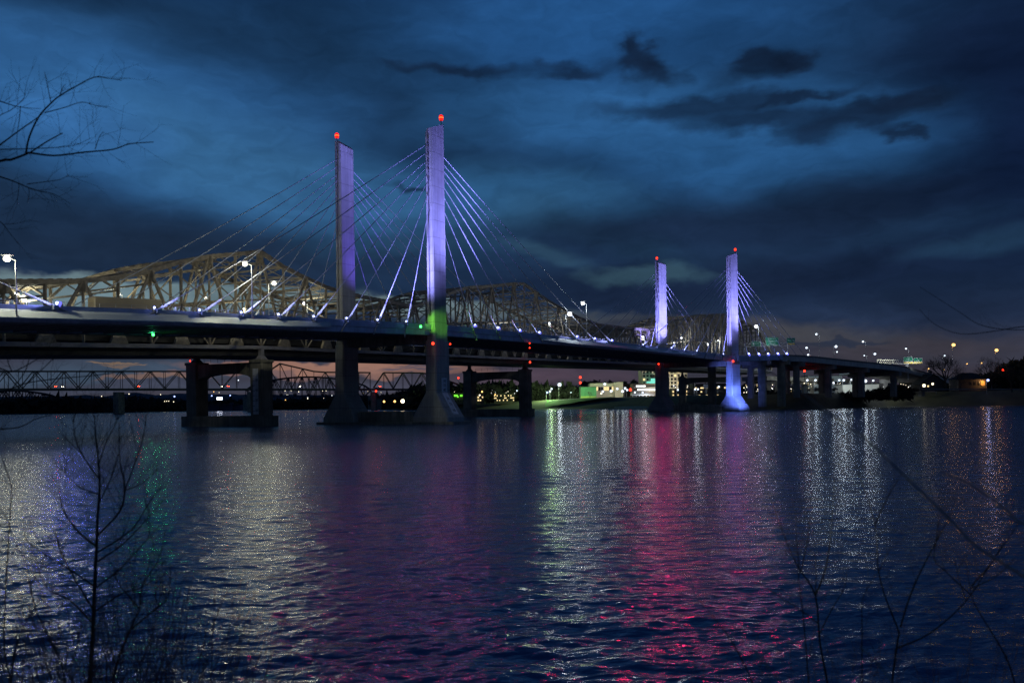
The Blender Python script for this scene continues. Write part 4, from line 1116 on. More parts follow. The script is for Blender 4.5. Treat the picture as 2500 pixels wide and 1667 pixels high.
# cars on the distant bridge
CB = [(135, 944, 1, 'car with red tail lights at the left of the distant bridge'), (152, 944.5, -1, 'car with white headlights at the left of the distant bridge'), (338, 943.5, 1, 'car with red tail lights in the middle of the distant bridge'), (541, 944, -1, 'car with white headlights seen through the old pier'),
      (557, 943, 1, 'car with red tail lights seen through the old pier'), (732, 944, -1, 'car with pale headlights right of the old pier'), (823, 944, -1, 'car with orange-white headlights left of the far left pylon'), (927, 944, 1, 'car with red tail lights between the left pylons, left one'), (1025, 945.5, 1, 'car with red tail lights between the left pylons, right one'), (1166, 947, 1, 'car with red tail lights inside the arched old pier')]
for px, py, dr, lab in CB:
    o = copy_tree(proto); q = P(px, py, Yc(px)+3); a2 = P(px+10, py, Yc(px+10)); a1 = P(px, py, Yc(px)); dd = a2-a1
    o.location = (q.x, q.y, q.z-.6); o.scale = (1.25, 1.25, 1.25); o.rotation_euler = (0, 0, math.atan2(dd.y, dd.x)+(math.pi*.5 if dr > 0 else -math.pi*.5)); o['label'] = lab; o['group'] = 'cars on the distant road bridge'
# far shore points of light
G5 = 'small lights on the distant left shore'
FS = [(426, 967.6, E_BLUE, 1.9, 'blue-white light left of the old pier'), (517, 966, E_BLUE, 1.6, 'left blue light framed by the old pier'), (562, 965, E_BLUE, 1.6, 'middle blue light framed by the old pier'), (608, 965, E_BLUE, 1.6, 'right blue light framed by the old pier'),
      (287, 962, E_BULB, 1.1, 'left one of three small warm lights on the distant hill'), (302, 962, E_BULB, 1.1, 'middle one of three small warm lights on the distant hill'), (315, 961.5, E_BULB, 1.1, 'right one of three small warm lights on the distant hill'), (248, 967, E_BULB, 1.0, 'lone dim light left of the three hill lights'), (392, 963, E_BULB, 1.0, 'dim light right of the three hill lights'),
      (402, 979.5, E_BULB, .9, 'left small light of a waterside row left of the old pier'), (407, 979, E_BULB, .9, 'middle small light of a waterside row left of the old pier'), (412, 979, E_BULB, .9, 'right small light of a waterside row left of the old pier'), (424, 980.5, E_BULB, 1.0, 'low pale light below the blue-white one'),
      (498, 978, E_BULB, 1.0, 'left low light of two beside the old pier column'), (502, 978, E_BULB, 1.0, 'right low light of two beside the old pier column'), (522, 956, E_AMBER, 1.0, 'orange light above the white screen'), (535, 958, E_BULB, .7, 'faint light above the white screen'),
      (582, 928, E_WHITE, .9, 'tiny white light high in the pier opening'), (616, 918, E_BLUE, 1.1, 'violet light high beside the old pier column'), (696, 954, E_BULB, .9, 'light right of the old pier, upper left'), (711, 953.5, E_BULB, .9, 'light right of the old pier, upper right'), (665, 977, E_AMBER, .9, 'orange spark low right of the old pier'), (697, 976, E_AMBER, 1.0, 'second orange spark low right of the old pier'),
      (788, 954, E_BULB, .8, 'left light of a short row near the far left pylon'), (796, 954, E_BULB, .8, 'middle light of a short row near the far left pylon'), (803, 953, E_BULB, .8, 'right light of a short row near the far left pylon'),
      (135, 971.5, E_REDS, 1.7, 'red light at the end of the arched railway span'), (918, 954.6, E_RED, 1.5, 'red light between the left pylons'), (983, 979, E_WARMW, 2.8, 'large warm light between the left pylons'), (963.7, 979.5, E_AMBER, 1.7, 'orange light between the left pylons, middle one'), (937.6, 980, E_AMBER, 1.6, 'orange light between the left pylons, left one'),
      (1119, 922.5, E_RED, 1.5, 'red light just right of the near left pylon'), (1159, 970, E_WHITE, 1.5, 'white light low inside the arched old pier'), (1171, 964.5, E_BULB, 1.1, 'small pale light inside the arched old pier'), (1177, 956, E_AMBER, 1.2, 'amber light inside the arched old pier'), (1262, 953.5, E_WHITE, 1.0, 'pale light at the right of the arched old pier opening'),
      (1209, 963, E_AMBER, .9, 'tiny amber light beside lit windows in the arched old pier'), (1416.8, 921, E_RED, 1.7, 'upper red light of the distant mast'), (1416.8, 934, E_RED, 1.7, 'lower red light of the distant mast'), (1539, 951, E_RED, 1.9, 'red light in the restaurant lamp cluster'),
      (1964, 905.5, E_RED, 1.2, 'left red light under the viaduct start'), (2033, 893.5, E_RED, 1.2, 'right red light under the viaduct'), (2449, 903, E_REDS, 1.5, 'dim red light in the trees at far right'), (1602.6, 916, E_AMBER, 1.9, 'orange light on the hotel front')]
def bulb(px, py, Y, m, r, lab, group):
    p = P(px, py, Y); e = empty('mast_light', (p.x, Y, max(p.z-6, 0)), lab, 'light', group)
    mb = MB(); mb.tube([(p.x, Y, max(p.z-6, 0)), (p.x, Y, p.z)], .15, 5); mb.build('mast', M_DARK, e)
    mb = MB(); mb.sphere(p, r, 10, 6); mb.build('lamp', m, e, True)
for px, py, m, r, lab in FS:
    m = {'lamp_white': E_FARW, 'flood_blue': E_FARB, 'lamp_amber': E_FARA, 'lamp_warm_white': E_WARMF}.get(m.name, m)
    Y = 1650 if px < 900 else (950 if px < 1700 else (498 if px < 2100 else 560))
    if px in (582, 616): Y = 1000
    if px in (918,): Y = 1080
    if px in (1119,): Y = 1120
    if px == 1602.6: Y = 930
    bulb(px, py, Y, m, r*.8 if Y > 700 else r*.55, lab, G5)
# distant mast carrying the two red lights
p0, p1 = P(1416.8, 975, 952), P(1416.8, 919, 952)
mb = MB(); mb.tube([p0, p1], [.5, .2], 6); tag(mb.build('radio_mast', M_DARK), 'thin radio mast with two red lights above the far trees', 'mast')
# screen on the far shore
p = P(536, 972.6, 1640); e = empty('video_screen', (p.x, 1640, 0), 'bright white rectangular screen on the far shore framed by the old pier', 'screen')
mb = MB(); mb.box(p, (11, .6, 4.4)); mb.build('panel', E_SCREEN, e); mb = MB(); mb.box((p.x, 1641, p.z/2), (2, 1, p.z-4)); mb.box((p.x, 1641, p.z), (12, 1, 5.4)); mb.build('stand', M_DARK, e)
# wharf box below
p = P(536, 985, 1660)
mb = MB(); mb.box((p.x, 1660, 6), (90, 20, 12)); mb.box((p.x-44, 1650, 8), (6, 8, 16)); mb.box((p.x+28, 1650, 8), (6, 8, 16)); mb.box((p.x, 1648, 13), (84, 8, 1))
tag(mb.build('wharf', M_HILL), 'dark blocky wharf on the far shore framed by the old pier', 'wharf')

# ---------------------------------------------------------------- woods and trees
def woods(name, label, pl, Yf, base_z, m, seed, count, depth=60, leaf=1.0, kind='stuff', cat='woods'):
    rg = random.Random(seed); mb = MB()
    xs_, ys_ = [a[0] for a in pl], [a[1] for a in pl]
    for _ in range(count):
        px = rg.uniform(xs_[0], xs_[-1]); Y = Yf(px)+rg.uniform(0, depth)
        top = P(px, interp(px, xs_, ys_)+2*math.sin(px*.21)+1.5*math.sin(px*.53+1), Y).z; h = base_z+(top-base_z)*rg.random()**.75
        c = Vector((P(px, 985, Y).x, Y, h)); s_ = leaf*rg.uniform(.6, 1.6)
        a = Vector((rg.gauss(0, 1), rg.gauss(0, 1), rg.gauss(0, 1)))*s_; b = Vector((rg.gauss(0, 1), rg.gauss(0, 1), rg.gauss(0, 1)))*s_
        mb.add([c-a*.5, c+a*.5, c+b], [(0, 1, 2)])
    return tag(mb.build(name, m), label, cat, None, kind)
woods('far_woods', 'dark wooded bank along the distant left shore', [(-120, 982), (60, 981), (140, 978), (230, 979), (330, 977), (430, 980), (520, 984), (600, 980), (700, 978), (830, 972), (920, 974), (1000, 962), (1035, 950)], lambda p: Yg(p, interp(p, [-100, 200, 420, 640, 860, 1000, 1050], [1013, 1009, 1004.5, 1001, 998.2, 1000.5, 1000]))+12, 2, M_WOOD, 1, 26000, 90, 4.2)
woods('far_woods', 'dark trees behind the near left pylon and old arched pier', [(985, 966), (1010, 950), (1060, 942), (1150, 944), (1200, 937), (1225, 936), (1260, 942), (1300, 940), (1340, 945), (1420, 948)], lambda p: 1010, 6, M_WOOD, 2, 9000, 60, 3.0)
woods('shore_hedge', 'dark hedge and trees behind the lit lawn', [(1296, 938), (1310, 934), (1330, 943), (1360, 950), (1400, 946), (1418, 950)], lambda p: 985, 8, M_WOOD, 3, 5000, 40, 1.6)
woods('far_woods', 'low tree line behind the shore buildings', [(1420, 940), (1445, 931), (1500, 938), (1560, 935), (1640, 940), (1800, 945), (2000, 950), (2240, 940)], lambda p: 1250, 8, M_WOOD, 5, 6000, 60, 3.6)
woods('shore_hedge', 'bushes on the bank under the viaduct', [(1830, 965), (1880, 958), (1990, 968), (2050, 962), (2120, 958), (2170, 945), (2200, 942), (2230, 950)], lambda p: 545, 5, M_WOOD, 6, 6000, 26, 1.1)
woods('far_woods', 'dark trees at the right edge behind the bank', [(2290, 930), (2340, 925), (2420, 915), (2450, 890), (2480, 882), (2520, 880), (2600, 885)], lambda p: 640, 9, M_WOOD, 8, 9000, 40, 1.6)

def bare_tree(name, loc, h, spread, seed, label, group=None, levels=6, m=None, dens=3, cat_='tree', lean=(0, 0), thick=1):
    rg = random.Random(seed); loc = Vector(loc); e = empty(name, loc, label, cat_, group); tk, cr = MB(), MB(); m = m or M_BARK
    def grow(p, d, L_, r, lv):
        d2 = (d+Vector((rg.gauss(0, .13), rg.gauss(0, .13), rg.gauss(0, .06)))).normalized()
        mid_ = p+d*L_*.5+Vector((rg.gauss(0, 1), rg.gauss(0, 1), 0))*L_*.04; q = mid_+d2*L_*.5
        (tk if lv <= 1 else cr).tube([p, mid_, q], [r, r*.85, r*.68], 6 if lv < 2 else 4 if lv < 4 else 3, cap=False)
        if lv >= levels: return
        nb = dens if lv > 0 else dens+1
        for k in range(nb):
            ang = rg.uniform(.3, .75)*spread; az_ = 2*math.pi*(k+rg.random()*.7)/nb
            s1 = d2.orthogonal().normalized(); s2 = d2.cross(s1); dn = (d2*math.cos(ang)+(s1*math.cos(az_)+s2*math.sin(az_))*math.sin(ang)+UP*.12).normalized()
            st_ = q if k < 2 else p.lerp(q, rg.uniform(.5, .95))
            grow(st_, dn, L_*rg.uniform(.62, .86), r*.62, lv+1)
    grow(loc, Vector((lean[0], lean[1], 1)).normalized(), h*.27, h*.022*thick, 0)
    tk.build('trunk', m, e); cr.build('crown', m, e); return e
def tree_px(name, px, pytop, Y, zb, spread, seed, label, **kw):
    t = P(px, pytop, Y); return bare_tree(name, (t.x, Y, zb), (t.z-zb), spread, seed, label, 'bare winter trees on the far shore', **kw)
tree_px('bare_tree', 2307, 846, 545, 11, 1.15, 11, 'largest bare tree, left of the first amber lamp', thick=1.3)
tree_px('bare_tree', 2421, 862, 570, 11, 1.1, 12, 'broad bare tree beside the wide dark house')
tree_px('bare_tree', 2470, 878, 540, 9, .9, 13, 'dark slender bare tree near the right edge')
tree_px('bare_tree', 2492, 885, 538, 9, .9, 14, 'bare tree right at the edge of the picture')
tree_px('bare_tree', 2345, 893, 548, 11, 1.1, 15, 'smaller bare tree between the two houses')
tree_px('bare_tree', 2189, 930, 548, 9, 1.2, 16, 'small scrubby tree at the foot of the viaduct end')
tree_px('bare_tree', 1176, 918, 960, 8, 1.1, 17, 'spreading bare tree lit orange inside the arched old pier', levels=5)
tree_px('bare_tree', 1208, 924, 990, 8, 1.1, 18, 'round-topped bare tree in the middle of the arched old pier opening', levels=5)
tree_px('bare_tree', 1440, 950, 950, 11, .9, 19, 'small bare tree in front of the green shed', levels=4)

# ---------------------------------------------------------------- buildings
def block(name, px0, px1, ytop, Y, zb, depth, m, label, cat_='building', roof=True, win=None, winrows=None, lit=.2, wsz=(1.6, 1.8), seed=1):
    a, b = P(px0, ytop, Y), P(px1, ytop, Y); w = b.x-a.x; cx = (a.x+b.x)/2; h = a.z-zb
    e = empty(name, (cx, Y, zb), label, cat_)
    mb = MB(); mb.box((cx, Y+depth/2, zb+h/2), (w, depth, h)); mb.build('wall', m, e)
    if roof:
        mb = MB(); mb.box((cx, Y+depth/2, zb+h+.25), (w+.8, depth+.8, .5)); mb.build('roof', M_ROOF, e)
    rg = random.Random(seed)
    if win:
        nc, nr, z0, z1 = win
        for r_ in range(nr):
            for c_ in range(nc):
                x = lerp(a.x, b.x, (c_+.5)/nc); z = lerp(z0, z1, (r_+.5)/nr)
                mb = MB(); mb.box((x, Y-.06, z), (wsz[0], .14, wsz[1])); mb.build('window', E_WIN if rg.random() < lit else M_GLASS, e)
    return e
hz = lambda py, Y: P(1600, py, Y).z
hot = block('hotel', 1568, 1678, 903, 980, 9, 30, M_BWALL, 'tall cream hotel with rows of small square windows behind the far right pylon', win=(13, 5, hz(948, 980), hz(904, 980)), lit=.14, wsz=(2.6, 2.6), seed=5)
light('SPOT', 'facade_light', (P(1625, 960, 940).x, 935, 12), (1, .9, .65), 110000, 1, hot, (P(1625, 925, 980).x, 980, 30), 110)
# riverside restaurant with balconies
rb = block('restaurant', 1546, 1612, 937, 965, 9, 25, M_DWALL, 'riverside restaurant with two rows of balcony lights and a teal-lit cupola', cat_='restaurant')
for row, py, x0, x1, n in ((0, 942.5, 1553, 1576, 6), (1, 951, 1556, 1608, 13)):
    for i in range(n):
        q = P(lerp(x0, x1, (i+.5)/n), py, 962); mb = MB(); mb.sphere(q, 1.15, 8, 6); mb.build('balcony_lamp', E_WIN2, rb)
for py in (946, 955):
    q0, q1 = P(1548, py, 961), P(1610, py, 961); mb = MB(); mb.beam(q0, q1, 3, .5); mb.build('balcony', M_WHITE, rb)
q = P(1594, 934, 970); mb = MB(); mb.tube([q-UP*1, q+UP*1.5], [8, 7.2], 12); mb.build('cupola_skirt', E_TEAL, rb)  # greenish light on the dome made into a glowing surface
mb = MB(); mb.tube([q+UP*1.5, q+UP*5], [2.6, 2.6], 8); mb.build('cupola_lantern', E_TEAL, rb)
mb = MB(); mb.tube([q+UP*5, q+UP*9.5], [3.4, .1], 8); mb.build('cupola_roof', M_ROOF, rb)
block('shore_building', 1440, 1500, 936, 1000, 9, 25, M_BWALL, 'low beige modern building with four tall lit openings above the shore', win=(9, 1, hz(951, 1000), hz(943, 1000)), lit=.55, wsz=(3, 4.5), seed=3)
tb = block('tower_block', 1500, 1521, 933, 990, 9, 20, M_BWALL, 'pale blank tower block beside the beige modern building', roof=True)
light('SPOT', 'facade_light', (P(1490, 960, 960).x, 955, 12), (1, .85, .6), 42000, 1, tb, (P(1495, 940, 990).x, 995, 20), 120)
block('long_shed', 1518, 1560, 938, 1010, 9, 20, M_DWALL, 'long low grey building left of the restaurant')
gs = block('green_shed', 1417, 1456, 945, 970, 8, 20, M_GWALL, 'green-walled shed lit yellow at its foot beside the lawn')
mb = MB(); c = P(1436, 968, 969.7); mb.box((c.x, 969.7, 11.5), (18.6, .5, 5)); mb.build('plinth_wall', mat('olive_plinth', (.30, .36, .10), .8), gs)
light('SPOT', 'yard_light', (P(1430, 960, 945).x, 940, 22), (.6, 1, .45), 26000, 1, gs, (P(1436, 960, 970).x, 970, 13), 100)
# lit lawn and paths
M_LAWN = mat('lit_lawn', (.05, .26, .02), .95, var=.4, scale=.08)
def lawn(name, pxs, m, lift=.5, d0=14, d1=85):
    mb = MB(); vs = []
    for px, a_, b_, za, zb_ in pxs:
        Y = Yg(px, 998.5, 0); u = uv(px, 998.5)[0]/F; dd = math.hypot(u, 1)
        for d_, z_ in ((a_, za), ((a_+b_)/2, (za+zb_)/2+.3), (b_, zb_)): vs.append((u*(Y+d_), Y+d_, z_+lift))
    n_ = len(pxs); mb.add(vs, [(i*3+j, (i+1)*3+j, (i+1)*3+j+1, i*3+j+1) for i in range(n_-1) for j in range(2)])
    return tag(mb.build(name, m), kind='structure')
BPR = [(1290, [(-3, -.8), (10, 1), (35, 4), (90, 9), (200, 10)]), (1400, [(-3, -.8), (10, 1), (35, 4), (90, 10), (200, 12)]), (1560, [(-3, -.8), (10, 1), (30, 4), (80, 11), (200, 12)])]
def bankz(px, d):
    zz = [interp(d, [q[0] for q in pr], [q[1] for q in pr]) for _, pr in BPR]; return interp(px, [b_[0] for b_ in BPR], zz)
def strip(name, pxs, m, lift=.55):
    rows = []; dens_ = []
    for (p0, a0, b0), (p1, a1, b1) in zip(pxs, pxs[1:]):
        for k in range(6): t = k/6; dens_.append((lerp(p0, p1, t), lerp(a0, a1, t), lerp(b0, b1, t)))
    dens_.append(pxs[-1]); vs = []
    for px, a_, b_ in dens_:
        Y = Yg(px, 998.5, 0); u = uv(px, 998.5)[0]/F
        for k in range(7): d_ = lerp(a_, b_, k/6); vs.append((u*(Y+d_), Y+d_, bankz(px, d_)+lift))
    mb = MB(); n_ = len(dens_); mb.add(vs, [(i*7+j, (i+1)*7+j, (i+1)*7+j+1, i*7+j+1) for i in range(n_-1) for j in range(6)])
    return tag(mb.build(name, m, None, True), kind='structure')
strip('lawn', [(1292, 10, 80), (1330, 12, 84), (1370, 34, 88), (1420, 62, 96), (1470, 80, 104), (1500, 90, 106)], M_LAWN)
strip('path', [(1340, 70, 76), (1400, 84, 90), (1460, 97, 103), (1508, 104, 112)], mat('pale_path', (.45, .44, .38), .9), .8)
strip('beach', [(1500, 6, 12), (1540, 4, 16), (1570, 4, 16), (1600, 6, 12)], mat('pale_beach', (.32, .30, .22), .9), .5)
light('POINT', 'park_glow', P(1345, 945, 935), (.6, 1, .4), 110000, 1.0, None)  # added fill brightening the lawn, no lamp post built for it
bpy.data.objects['park_glow'].name = 'lawn_fill'
# posts along the lawn
mb = MB()
for i in range(22):
    px = lerp(1306, 1392, i/21); q = P(px, 982-(i*.3), 945); mb.box((q.x, 945, q.z+.2), (.5, .5, 2.2))
tag(mb.build('post_fence', M_WHITE), 'row of short pale posts along the lit lawn', 'fence')
# boardwalk on piles
e = empty('boardwalk', (P(1580, 965, 925).x, 925, 3), 'white boardwalk on piles below the restaurant', 'boardwalk')
q0, q1 = P(1540, 963.5, 925), P(1606, 963.5, 925); mb = MB(); mb.beam(q0, q1, 6, .8); mb.beam(q0+UP*1.6, q1+UP*1.6, .2, .2); mb.build('walkway', M_WHITE, e)
for i in range(8):
    q = q0.lerp(q1, (i+.5)/8); mb = MB(); mb.box((q.x, 922.5, q.z-2.6), (.6, .6, 5)); mb.build('pile', M_WHITE, e)
light('POINT', 'walk_light', q0.lerp(q1, .5)+Vector((0, -8, 5)), CW, 9000, .6, e)
# landing boat with three lamps
e = empty('landing_float', (P(1541, 981, 905).x, 905, 1), 'small landing float with three white lamps at the beach', 'float')
q = P(1541, 981.5, 905); mb = MB(); mb.box((q.x, 905, q.z+.4), (14, 4, 1.6)); mb.build('deck', M_WHITE, e)
mb = MB()
for dx in (-5, -2, 2, 5): mb.beam((q.x+dx, 905, q.z-3), (q.x+dx+1.5, 905, q.z), .3)
mb.build('legs', M_WHITE, e)
for px in (1532, 1546.5, 1554.5):
    qq = P(px, 977, 904); mb = MB(); mb.tube([(qq.x, 904, qq.z-2.5), (qq.x, 904, qq.z)], .12, 5); mb.sphere(qq, 1.1 if px < 1540 else .85, 8, 6); mb.build('lamp', E_WIN2, e)
q0, q1 = P(1553, 987, 903), P(1571, 978, 912); mb = MB(); mb.beam(q0, q1, 2.4, .4); mb.build('gangway', M_WHITE, e)
# green neon signs beside the near left pylon
for px, lab in ((1113, 'green lit shop sign just right of the near left pylon, brighter one'), (1126, 'green lit shop sign just right of the near left pylon, dimmer one')):
    q = P(px, 965.5, 1000); mb = MB(); mb.box(q, (4.6 if px < 1120 else 3.0, .4, 2.2)); mb.box(q-UP*.5+Vector((2.4, 0, -1)), (2.2, .4, 1.4)) if px < 1120 else None
    tag(mb.build('neon_sign', E_SIGNG), lab, 'sign', 'green lit signs')
block('shop', 1095, 1135, 960, 1003, 6, 12, M_DWALL, 'dark low shop behind the green lit signs', win=(6, 1, 9, 12), lit=.1)
block('shop', 1150, 1180, 961, 960, 6, 12, M_DWALL, 'dark low shop with lit windows at the left of the arched pier opening', win=(6, 2, 9, 16), lit=.35, wsz=(1.8, 1.8), seed=4)
block('office', 1206, 1255, 961, 955, 6, 12, M_DWALL, 'dark low office with a grid of dim lit windows inside the arched old pier', win=(16, 3, 9, 17), lit=.3, wsz=(1.3, 1.3), seed=9)
# under the right part of the bridges
block('shore_shop', 1640, 1685, 950, 760, 8, 15, M_DWALL, 'dim building right of the far right pylon shaft', win=(7, 2, 10, 17), lit=.3, seed=8)
dn = block('diner', 1692, 1772, 938, 760, 8, 15, M_DWALL, 'long dark building with scattered lit windows between the right pylons', win=(18, 3, 9.5, 20), lit=.28, wsz=(1.5, 1.3), seed=10)
q = P(1724, 943, 700); mb = MB(); mb.box(q, (4.6, .3, 3.6)); mb.box((q.x, 700.3, q.z-4), (.4, .3, 6)); tag(mb.build('billboard', M_BOARD), 'plain pale square board left of the blue-lit pylon base', 'sign')
# parking and walls behind the viaduct
gw = block('low_wall_building', 2058, 2146, 939, 620, 8, 15, mat('cream_block', (.55, .52, .44), .85, var=.1, scale=.2), 'long cream low building behind the viaduct piers', win=(9, 1, hz(940, 620)-1.2, hz(940, 620)), lit=.0, wsz=(4.2, .8))
block('garage', 1972, 2056, 918, 660, 8, 15, mat('pale_garage', (.40, .45, .44), .85, var=.15, scale=.1), 'pale parking structure lit white behind the viaduct piers', win=(10, 2, 11, 22), lit=.0, wsz=(4, 2.0))
# second flyover, pale and lit, behind
fl = empty('flyover', (P(2200, 925, 640).x, 640, 8), 'pale grey-green lit flyover behind the end of the viaduct', 'viaduct')
mb = MB(); a, b = P(2060, 906, 650), P(2320, 930, 660); mb.beam(a, b, 14, 5.5); mb.build('deck', mat('flyover_concrete', (.42, .46, .44), .85, var=.15, scale=.15), fl)
for t in (.15, .35, .55, .75): q = a.lerp(b, t); mb = MB(); mb.box((q.x, q.y, q.z/2+2), (2.4, 2.4, q.z-6)); mb.build('pier', M_VIA, fl)
for px in (1995, 2015, 2060, 2090, 2140): light('POINT', 'underdeck_fill', P(px, 915, 600), (.75, .9, 1), 5000, .6, fl)  # added fill lights without lamps, to brighten the concrete around
# parked cars behind the viaduct
for i, (px, py) in enumerate(((1995, 950), (2022, 951), (2038, 950), (2229, 948.5), (2237, 949))):
    o = copy_tree(proto); q = P(px, py, 580 if px < 2100 else 590); o.location = (q.x, q.y, max(q.z-.5, 9.9)); o.rotation_euler = (0, 0, .2)
    o['label'] = ['parked car under the viaduct near its second pier', 'parked car between the second and third viaduct piers', 'parked car close left of the third viaduct pier', 'left parked car beside the gabled house', 'right parked car beside the gabled house'][i]; o['group'] = 'parked cars on the far shore'
    o['category'] = 'car'
    for ch in list(o.children):
        if ch.name.startswith(('tail_light', 'headlight')): bpy.data.objects.remove(ch)
# houses
def house(px0, px1, yeave, yridge, Y, zb, label, hip=False, seed=1):
    a, b = P(px0, yeave, Y), P(px1, yeave, Y); c = P((px0+px1)/2, yridge, Y); ze, zr = a.z, c.z; x0, x1 = a.x, b.x; xc = (x0+x1)/2; dp = 12
    e = empty('house', (xc, Y, zb), label, 'house')
    mb = MB(); mb.box((xc, Y+dp/2, (zb+ze)/2), (x1-x0, dp, ze-zb)); 
    if not hip: mb.add([(x0, Y, ze), (x1, Y, ze), (xc, Y, zr-.3), (x0, Y+dp, ze), (x1, Y+dp, ze), (xc, Y+dp, zr-.3)], [(0, 1, 2), (5, 4, 3)])
    mb.build('wall', M_DWALL, e)
    mb = MB(); o_ = .8
    if hip:
        r0, r1 = lerp(x0, x1, .3), lerp(x0, x1, .7)
        mb.add([(x0-o_, Y-o_, ze), (x1+o_, Y-o_, ze), (x1+o_, Y+dp+o_, ze), (x0-o_, Y+dp+o_, ze), (r0, Y+dp/2, zr), (r1, Y+dp/2, zr)], [(0, 1, 5, 4), (1, 2, 5), (2, 3, 4, 5), (3, 0, 4), (3, 2, 1, 0)])
    else:
        for sg, xe in ((-1, x0-o_), (1, x1+o_)):
            mb.add([(xe, Y-o_, ze-.4), (xe, Y+dp+o_, ze-.4), (xc, Y+dp+o_, zr), (xc, Y-o_, zr), (xe, Y-o_, ze-.1), (xe, Y+dp+o_, ze-.1), (xc, Y+dp+o_, zr+.3), (xc, Y-o_, zr+.3)],
                   [(0, 1, 2, 3), (7, 6, 5, 4), (0, 4, 5, 1), (3, 2, 6, 7), (0, 3, 7, 4), (1, 5, 6, 2)])
    rf = mb.build('roof', M_ROOF, e)
    return e, x0, x1, ze, zr
h1, x0, x1, ze, zr = house(2246, 2312, 938, 913, 546, 10.4, 'gabled dark house with chimney and three small lit windows')
mb = MB(); q = P(2270, 911, 586); mb.box((q.x, 586, q.z-1), (2.2, 1.6, 5.5)); mb.build('chimney', M_DWALL, [c for c in h1.children if c.name.startswith('roof')][0])
for px, py, w_ in ((2256, 941, 1.7), (2277, 937, 1.2), (2266, 942.5, 1.0)):
    q = P(px, py, 545.9); mb = MB(); mb.box((q.x, 545.9, q.z), (w_, .2, w_*1.1)); mb.build('window', E_BULB if px != 2266 else E_WIN, h1)
h2, x0, x1, ze, zr = house(2340, 2408, 926, 909, 552, 10.4, 'wide dark house with hipped roof and orange lit porch', hip=True)
q = P(2399, 935, 551.8); mb = MB(); mb.box((q.x, 551.8, q.z), (2.8, .3, 3.4)); mb.build('porch_panel', mat('porch_orange', (.5, .3, .1), .8), h2)  # orange light on the porch wall put into the panel colour
for px in (2370, 2380, 2390):
    q = P(px, 936, 551.8); mb = MB(); mb.box((q.x, 551.85, q.z), (1.2, .2, 2)); mb.build('window', M_GLASS, h2)
q = P(2404, 932, 549); light('POINT', 'porch_light', q, (1, .55, .2), 900, .3, h2)
# riverside promenade wall on the right bank
mb = MB(); pts_ = [P(px, 948.8, 543) for px in range(2250, 2560, 20)]
for a, b in zip(pts_, pts_[1:]): mb.beam(a-UP*.3, b-UP*.3, .5, .8)
tag(mb.build('promenade_wall', M_VIA), 'low pale wall along the top of the right bank', 'wall')

rg = random.Random(77)
for nm, x0, x1, y0, y1, Y, n_, lab in (('town_lights', 1300, 1560, 944, 964, 1100, 150, 'scatter of tiny town lights behind the lawn and restaurant'), ('town_lights', 1640, 1960, 938, 962, 780, 170, 'scatter of tiny town lights under the right end of the bridges'),
                               ('town_lights', 1100, 1260, 950, 972, 1015, 26, 'scatter of tiny town lights inside the arched old pier'), ('town_lights', 1960, 2240, 934, 950, 640, 90, 'scatter of tiny town lights behind the viaduct'), ('town_lights', 640, 1020, 950, 980, 1700, 22, 'scatter of tiny town lights on the far left shore')):
    for m_, k_ in ((E_BULB, .5), (E_WIN2, .3), (E_WIN, .2)):
        mb = MB()
        for _ in range(int(n_*k_)): mb.sphere(P(rg.uniform(x0, x1), rg.uniform(y0, y1), Y), Y/2000*rg.uniform(.5, 1.2), 6, 4)
        tag(mb.build(nm, m_), lab, 'lights', None, 'stuff')
# ---------------------------------------------------------------- foreground branches
def branch(mb, pts, r0, r1, n=5):
    # smooth the polyline and taper
    q = []
    P_ = [pts[0]]+pts+[pts[-1]]
    for i in range(1, len(P_)-2):
        for j in range(4): q.append(Vector(cat(P_[i-1], P_[i], P_[i+1], P_[i+2], j/4)))
    q.append(Vector(pts[-1])); N_ = len(q); mb.tube(q, [lerp(r0, r1, i/(N_-1)) for i in range(N_)], n, cap=False); return q
def twigs(mb, path, rg, count, L_, r, up=.5, lv=0, spread=.9):
    for _ in range(count):
        i = rg.randrange(max(1, len(path)//5), len(path)-1); p = path[i]; d = (path[i+1]-path[i-1]).normalized()
        side = Vector((rg.gauss(0, 1), rg.gauss(0, .7), rg.gauss(0, 1)+up)); side = (side-d*side.dot(d)).normalized()
        dd = (d*.8+side*spread*rg.uniform(.6, 1.1)+UP*up*.3).normalized(); l = L_*rg.uniform(.5, 1.2); pts_ = [p]
        for k in range(3):
            dd = (dd+Vector((rg.gauss(0, .14), rg.gauss(0, .14), rg.gauss(0, .14)+.06*up))).normalized(); pts_.append(pts_[-1]+dd*l/3)
        q = branch(mb, [tuple(a) for a in pts_], r, r*.35, 3)
        if lv > 0: twigs(mb, q, rg, 3, L_*.45, r*.6, up, lv-1, spread)
def plant(name, label, px_lists, sc, ox, oy, Y, rg_seed, m, base, rscale=1.0, tw=(3, .5, .0016, 1), cat_='shrub', group=None, yv=.5, up=.5, rbase=.009):
    rg = random.Random(rg_seed); e = empty(name, base, label, cat_, group); st_, tw_ = MB(), MB()
    for li, (r0, r1, pl) in enumerate(px_lists):
        Yv = Y+rg.uniform(-yv, yv); pts_ = []
        for k, (x, y) in enumerate(pl): pts_.append(tuple(P(ox+x/sc, oy+y/sc, (Y if k == 0 else lerp(Y, Yv, k/(len(pl)-1))))))
        q = branch(st_, pts_, r0*rscale, r1*rscale, 6); twigs(tw_, q, rg, int(tw[0]*len(pl)), tw[1], tw[2]*rscale, up, tw[3])
    # stem down to the ground
    st_.build('stem', m, e); tw_.build('twigs', m, e); return e
